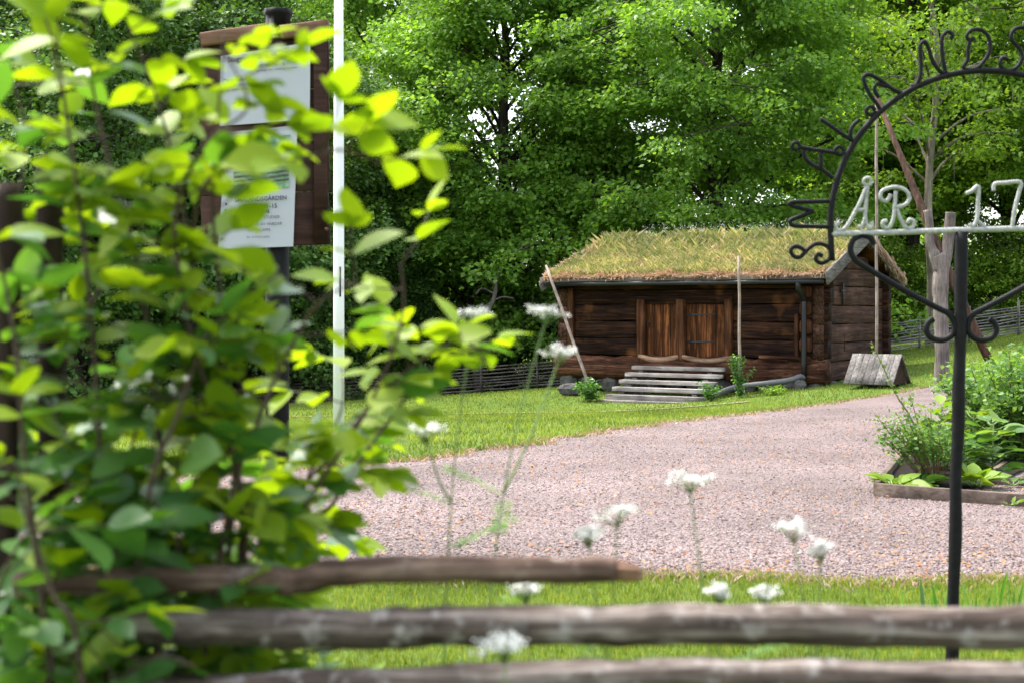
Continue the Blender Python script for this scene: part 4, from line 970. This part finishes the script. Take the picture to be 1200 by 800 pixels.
# ------------------------------------------------------------------ far pole fences
def pole_fence(label, p0, p1, nr, h, mat, seed, tilt):
    R = random.Random(seed); a = Vector((p0[0], p0[1], tz(*p0))); b_ = Vector((p1[0], p1[1], tz(*p1)))
    root = thing('pole_fence', label, 'fence', tuple(a)); L_ = (b_-a).length; d = (b_-a).normalized()
    def gp_(s_): q = a+(b_-a)*s_; return Vector((q.x, q.y, tz(q.x, q.y)))-a
    step = 1.6; ns = int(L_/step)
    for k_ in range(ns+1):
        g_ = gp_(k_/ns)
        for o_ in (-.07, .07):
            mb = MB(); mb.tube([g_+Vector((0,o_,-.1)), g_+Vector((R.uniform(-.03,.03),o_,h*R.uniform(1.12,1.3)))], .022, 6); mb.build('post', mat, root)
    rl_ = 4.6; 
    for r_ in range(nr):
        s_ = -rl_*R.random(); z0 = .06+h*(r_+.2)/nr
        mb = MB(); pts = []
        for k_ in range(26):
            f = k_/25; g_ = gp_(f); pts.append(g_+Vector((0, R.uniform(-.02,.02), z0+R.uniform(-.018,.018)+tilt*math.sin(f*L_/1.6+r_))))
        mb.tube(pts, [.026*R.uniform(.8,1.15) for _ in pts], 6, .1); mb.build('rail', mat, root)
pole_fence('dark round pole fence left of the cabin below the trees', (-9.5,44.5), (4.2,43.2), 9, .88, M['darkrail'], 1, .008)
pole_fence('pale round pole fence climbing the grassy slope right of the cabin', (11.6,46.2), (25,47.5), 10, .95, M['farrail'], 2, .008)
# dead branch by the left of cabin: a bare snag
g = on_ground(562, 44.0); root = thing('dead_snag', 'bare pale dead branch standing against the dark trees left of the cabin', 'dead tree', tuple(g)); mb = MB()
def sl(px, py): return P(px,py,44.)-g
mb.tube(smooth([Vector((0,0,0)), sl(556,400), sl(566,370), sl(578,352), sl(581,335), sl(585,315)],5), [.13]*6+[.11]*8+[.07]*6+[.04]*6, 8, .1); mb.build('trunk', M['fork'], root)
for q_ in (((578,352),(590,348),(602,350)), ((581,335),(570,325),(556,322),(545,314)), ((580,345),(565,338),(558,345))):
    mb = MB(); mb.tube(smooth([sl(*p) for p in q_],3), .03, 6, .1); mb.build('limb', M['fork'], root)

# ------------------------------------------------------------------ trees
def tree_meshes(seed, H, R, base, nl, npad, nper, leaf, mat, padr=.8, r0=.35, bark='bark', topk=.85, gap=0.):
    Rn = np.random.default_rng(seed); mb = MB()
    tp = [Vector((0,0,-.3))]; 
    for k_ in range(1, 9): tp.append(Vector((Rn.normal()*.12, Rn.normal()*.12, H*.92*k_/8)))
    ts = smooth(tp, 3); mb.tube(ts, [r0*(1.25 if i_ == 0 else 1)*(1-.88*i_/len(ts)) for i_ in range(len(ts))], 10, .05)
    Cs=[];Ds=[];Ns=[];Ls=[]
    for l in range(nl):
        f = (l+.5)/nl; z = base+(H-base)*f**1.05; 
        env = R*(math.sin(PI*min(1,(.22+.78*f)))**.65)*Rn.uniform(.72,1.1); az = l*2.399+Rn.normal()*.3
        o_ = np.array([math.cos(az), math.sin(az), 0]); zs = max(.6, min(H*.9, z-env*.55)); 
        p0 = Vector((0,0,zs)); p3 = Vector((o_[0]*env, o_[1]*env, z+Rn.uniform(-.28,.22)*env)); p1 = p0.lerp(p3,.35)+Vector((0,0,.16*env)); p2 = p0.lerp(p3,.72)+Vector((0,0,.12*env))
        sp = smooth([p0,p1,p2,p3],4); rb_ = r0*.34*(1-.6*f); mb.tube(sp, [max(.012, rb_*(1-.9*i_/(len(sp)-1))) for i_ in range(len(sp))], 6)
        arr = np.array([tuple(v) for v in sp])
        for p_ in range(npad):
            g_ = .38+.66*((p_+Rn.random())/npad); idx = min(g_, 1)*(len(arr)-1); lo = min(int(idx), len(arr)-2); c = arr[lo]+(arr[lo+1]-arr[lo])*(idx-lo)+o_*max(0,g_-1)*env
            sd = np.array([-o_[1], o_[0], 0])*Rn.normal()*.30*env*g_; c2 = c+sd+np.array([0,0,Rn.normal()*.42])
            if Rn.random() < .5: mb.tube([Vector(c), Vector((c+c2)/2+np.array([0,0,.08])), Vector(c2)], [.025,.015,.008], 4)
            pr = padr*Rn.uniform(.6,1.25); n = int(nper*(pr/padr)**2)
            rr = pr*np.sqrt(Rn.random(n)); aa = Rn.random(n)*6.28; od = np.stack([np.cos(aa), np.sin(aa), 0*aa], 1)
            tl_ = (rr/pr)**2*.34*pr; c_ = c2[None]+od*rr[:,None]; c_[:,2] += -tl_+Rn.normal(size=n)*.20*pr-.10*np.clip(rr,0,9)*(od@o_)
            Cs.append(c_); d = od*.7+o_[None]*.5+Rn.normal(size=(n,3))*.5; d[:,2] -= .35; Ds.append(d)
            Ns.append(np.tile([0,0,1.],(n,1))+od*.25+Rn.normal(size=(n,3))*.62); Ls.append(leaf*Rn.uniform(.6,1.2,n))
    V_, F_ = leaves(np.concatenate(Cs), np.concatenate(Ds), np.concatenate(Ns), np.concatenate(Ls))
    t_ = mb.build('trunk', M[bark], None); c_ = bigmesh('crown', V_, F_, M[mat], None); COL.objects.unlink(t_); COL.objects.unlink(c_)
    mt, mc = t_.data, c_.data; bpy.data.objects.remove(t_); bpy.data.objects.remove(c_); return mt, mc
def put_tree(name, label, cat_, meshes, px, Y, s, rot, group='trees behind the cabin', zs=1., crownmat=None):
    g = on_ground(px, Y); root = thing(name, label, cat_, tuple(g), rot, group); root.scale = (s, s, s*zs)
    t_ = bpy.data.objects.new('trunk', meshes[0]); link(t_, root); c_ = bpy.data.objects.new('crown', meshes[1]); link(c_, root)
    if crownmat:
        c_.material_slots[0].link = 'OBJECT'; c_.material_slots[0].material = crownmat
    return root
TA = tree_meshes(21, 17, 5.4, 1.6, 66, 16, 170, .175, 'maple')
TB = tree_meshes(22, 18, 5.8, 1.4, 66, 16, 170, .175, 'maple')
TD = tree_meshes(23, 17, 4.2, 4.5, 44, 12, 120, .17, 'maple2', .75, .26)
TE = tree_meshes(24, 16, 3.6, 6.0, 30, 7, 75, .16, 'maple2', .7, .16, 'palebark')
TF = tree_meshes(25, 13, 4.6, .8, 60, 11, 130, .14, 'darkleaf', .75, .25)
TU = tree_meshes(26, 4.2, 2.3, .5, 26, 8, 60, .15, 'maple', .5, .07)
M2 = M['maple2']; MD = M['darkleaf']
put_tree('maple_tree', 'broad maple with bright layered foliage just left of the cabin', 'tree', TA, 592, 48.5, 1., .4)
put_tree('maple_tree', 'large bright green maple rising straight behind the cabin roof', 'tree', TB, 838, 46.5, 1., 2.2)
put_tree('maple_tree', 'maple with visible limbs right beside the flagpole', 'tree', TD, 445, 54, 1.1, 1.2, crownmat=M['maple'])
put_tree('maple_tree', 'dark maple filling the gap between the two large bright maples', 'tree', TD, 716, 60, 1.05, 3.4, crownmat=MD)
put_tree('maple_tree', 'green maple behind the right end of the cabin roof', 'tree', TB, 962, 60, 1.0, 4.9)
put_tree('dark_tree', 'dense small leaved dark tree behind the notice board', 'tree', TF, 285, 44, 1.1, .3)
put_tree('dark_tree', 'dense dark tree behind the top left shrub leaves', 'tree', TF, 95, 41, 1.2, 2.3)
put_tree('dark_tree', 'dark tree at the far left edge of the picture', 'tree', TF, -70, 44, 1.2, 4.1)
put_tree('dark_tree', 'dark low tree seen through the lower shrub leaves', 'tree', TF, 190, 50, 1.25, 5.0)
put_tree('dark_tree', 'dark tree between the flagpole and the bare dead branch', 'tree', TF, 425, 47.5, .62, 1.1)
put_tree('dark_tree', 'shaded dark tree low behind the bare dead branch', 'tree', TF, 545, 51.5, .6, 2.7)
put_tree('pale_trunk_tree', 'slim tree with pale trunk rising behind the arch letter N', 'tree', TE, 1090, 49, 1.15, .7)
put_tree('tall_tree', 'dark trunked tree just right of the cabin gable', 'tree', TD, 1066, 56, 1.05, 2.0)
put_tree('tall_tree', 'dark trunked tree behind the forked well post', 'tree', TD, 1122, 62, 1.15, 3.0)
put_tree('tall_tree', 'tall light green tree at the right edge behind the pale numbers', 'tree', TD, 1185, 57, 1.1, 5.1)
put_tree('tall_tree', 'light green tree just outside the right edge of the picture', 'tree', TD, 1262, 52, 1.1, .9)
put_tree('tall_tree', 'far tree seen between the cabin ridge and the slanting beam', 'tree', TD, 1015, 70, 1.2, 4.3)
put_tree('maple_tree', 'tall maple standing behind the notice board and flagpole', 'tree', TB, 345, 62, 1.15, 1.5, crownmat=M['maple'])
put_tree('maple_tree', 'tall far maple behind the top left corner leaves', 'tree', TA, 150, 66, 1.2, 2.9)
put_tree('maple_tree', 'tall far maple beyond the left edge shrub leaves', 'tree', TB, -40, 62, 1.15, 4.4)
ug = 'undergrowth shrubs below the trees'
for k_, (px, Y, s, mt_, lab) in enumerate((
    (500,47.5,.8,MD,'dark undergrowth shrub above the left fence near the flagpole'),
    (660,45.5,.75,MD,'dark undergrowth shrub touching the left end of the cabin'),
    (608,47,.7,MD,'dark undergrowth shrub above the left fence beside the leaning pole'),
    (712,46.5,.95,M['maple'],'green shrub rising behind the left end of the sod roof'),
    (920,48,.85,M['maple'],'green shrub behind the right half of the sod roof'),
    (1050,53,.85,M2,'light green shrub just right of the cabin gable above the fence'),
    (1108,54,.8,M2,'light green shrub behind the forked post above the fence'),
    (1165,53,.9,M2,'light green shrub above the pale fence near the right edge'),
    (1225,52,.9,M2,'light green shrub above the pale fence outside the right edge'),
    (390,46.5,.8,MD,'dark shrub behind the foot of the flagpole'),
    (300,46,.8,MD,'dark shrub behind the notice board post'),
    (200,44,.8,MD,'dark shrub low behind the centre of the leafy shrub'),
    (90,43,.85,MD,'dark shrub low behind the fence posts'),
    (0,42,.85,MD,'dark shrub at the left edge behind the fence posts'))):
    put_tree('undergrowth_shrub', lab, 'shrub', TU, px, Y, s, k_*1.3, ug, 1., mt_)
# the distant wood
Rn = np.random.default_rng(99); n = 90000; npd = 900
pc = np.stack([Rn.uniform(-48,48,npd), Rn.uniform(74,92,npd), 0*np.arange(npd)], 1); pc[:,2] = Rn.random(npd)**1.1*22-.5; 
k = ~((Rn.random(npd) < .92) & (pc[:,2] > 4)); pc = pc[k]; npd = len(pc); idx = Rn.integers(0, npd, n)
C_ = pc[idx]+Rn.normal(size=(n,3))*np.array([1.3,1.3,.7]); C_[:,2] += TZ(C_[:,0], C_[:,1])
V_, F_ = leaves(C_, Rn.normal(size=(n,3)), np.tile([0,0,1.],(n,1))+Rn.normal(size=(n,3))*.5, .42*Rn.uniform(.6,1.2,n))
tag(bigmesh('distant_wood', V_, F_, M2), 'distant leafy wood seen between the tree trunks', 'wood', kind='stuff')

# ------------------------------------------------------------------ light, sky, camera
EL = math.radians(60); S = Vector((-.55, .42, 0)).normalized()*math.cos(EL)+Vector((0,0,math.sin(EL)))
sun = bpy.data.lights.new('sun', 'SUN'); sun.energy = 1.6; sun.angle = math.radians(10); sun.color = (1,.965,.90)
so = bpy.data.objects.new('sun', sun); link(so); so.rotation_euler = (-S).to_track_quat('-Z','Y').to_euler()
w = bpy.data.worlds.new('World'); scene.world = w; w.use_nodes = True; nt = w.node_tree
sk = nt.nodes.new('ShaderNodeTexSky'); sk.sky_type = 'NISHITA'; sk.sun_disc = False; sk.sun_elevation = EL; sk.sun_rotation = math.atan2(S.x, S.y)
sk.dust_density = 3.5; sk.air_density = 1.0; sk.ozone_density = .6
hs = nt.nodes.new('ShaderNodeHueSaturation'); hs.inputs['Saturation'].default_value = .5; nt.links.new(sk.outputs[0], hs.inputs['Color']); nt.links.new(hs.outputs[0], nt.nodes['Background'].inputs[0]); nt.nodes['Background'].inputs[1].default_value = .15
cam = bpy.data.cameras.new('camera'); co = bpy.data.objects.new('camera', cam); link(co); scene.camera = co
co.location = (0,0,CZ); co.rotation_euler = (PI/2,0,0); cam.sensor_width = 36; cam.lens = 36*F/1200; cam.shift_y = -(400-HY)/1200
cam.clip_end = 2000; cam.clip_start = .05
cam.dof.use_dof = True; cam.dof.focus_distance = 33; cam.dof.aperture_fstop = 4.8
scene.view_settings.view_transform = 'Standard'; scene.view_settings.look = 'None'; scene.view_settings.exposure = 2.1; scene.view_settings.gamma = 1
try: scene.view_settings.use_curve_mapping = False
except Exception: pass
cy = scene.cycles; cy.max_bounces = 8; cy.transmission_bounces = 6; cy.diffuse_bounces = 4; cy.sample_clamp_indirect = 6
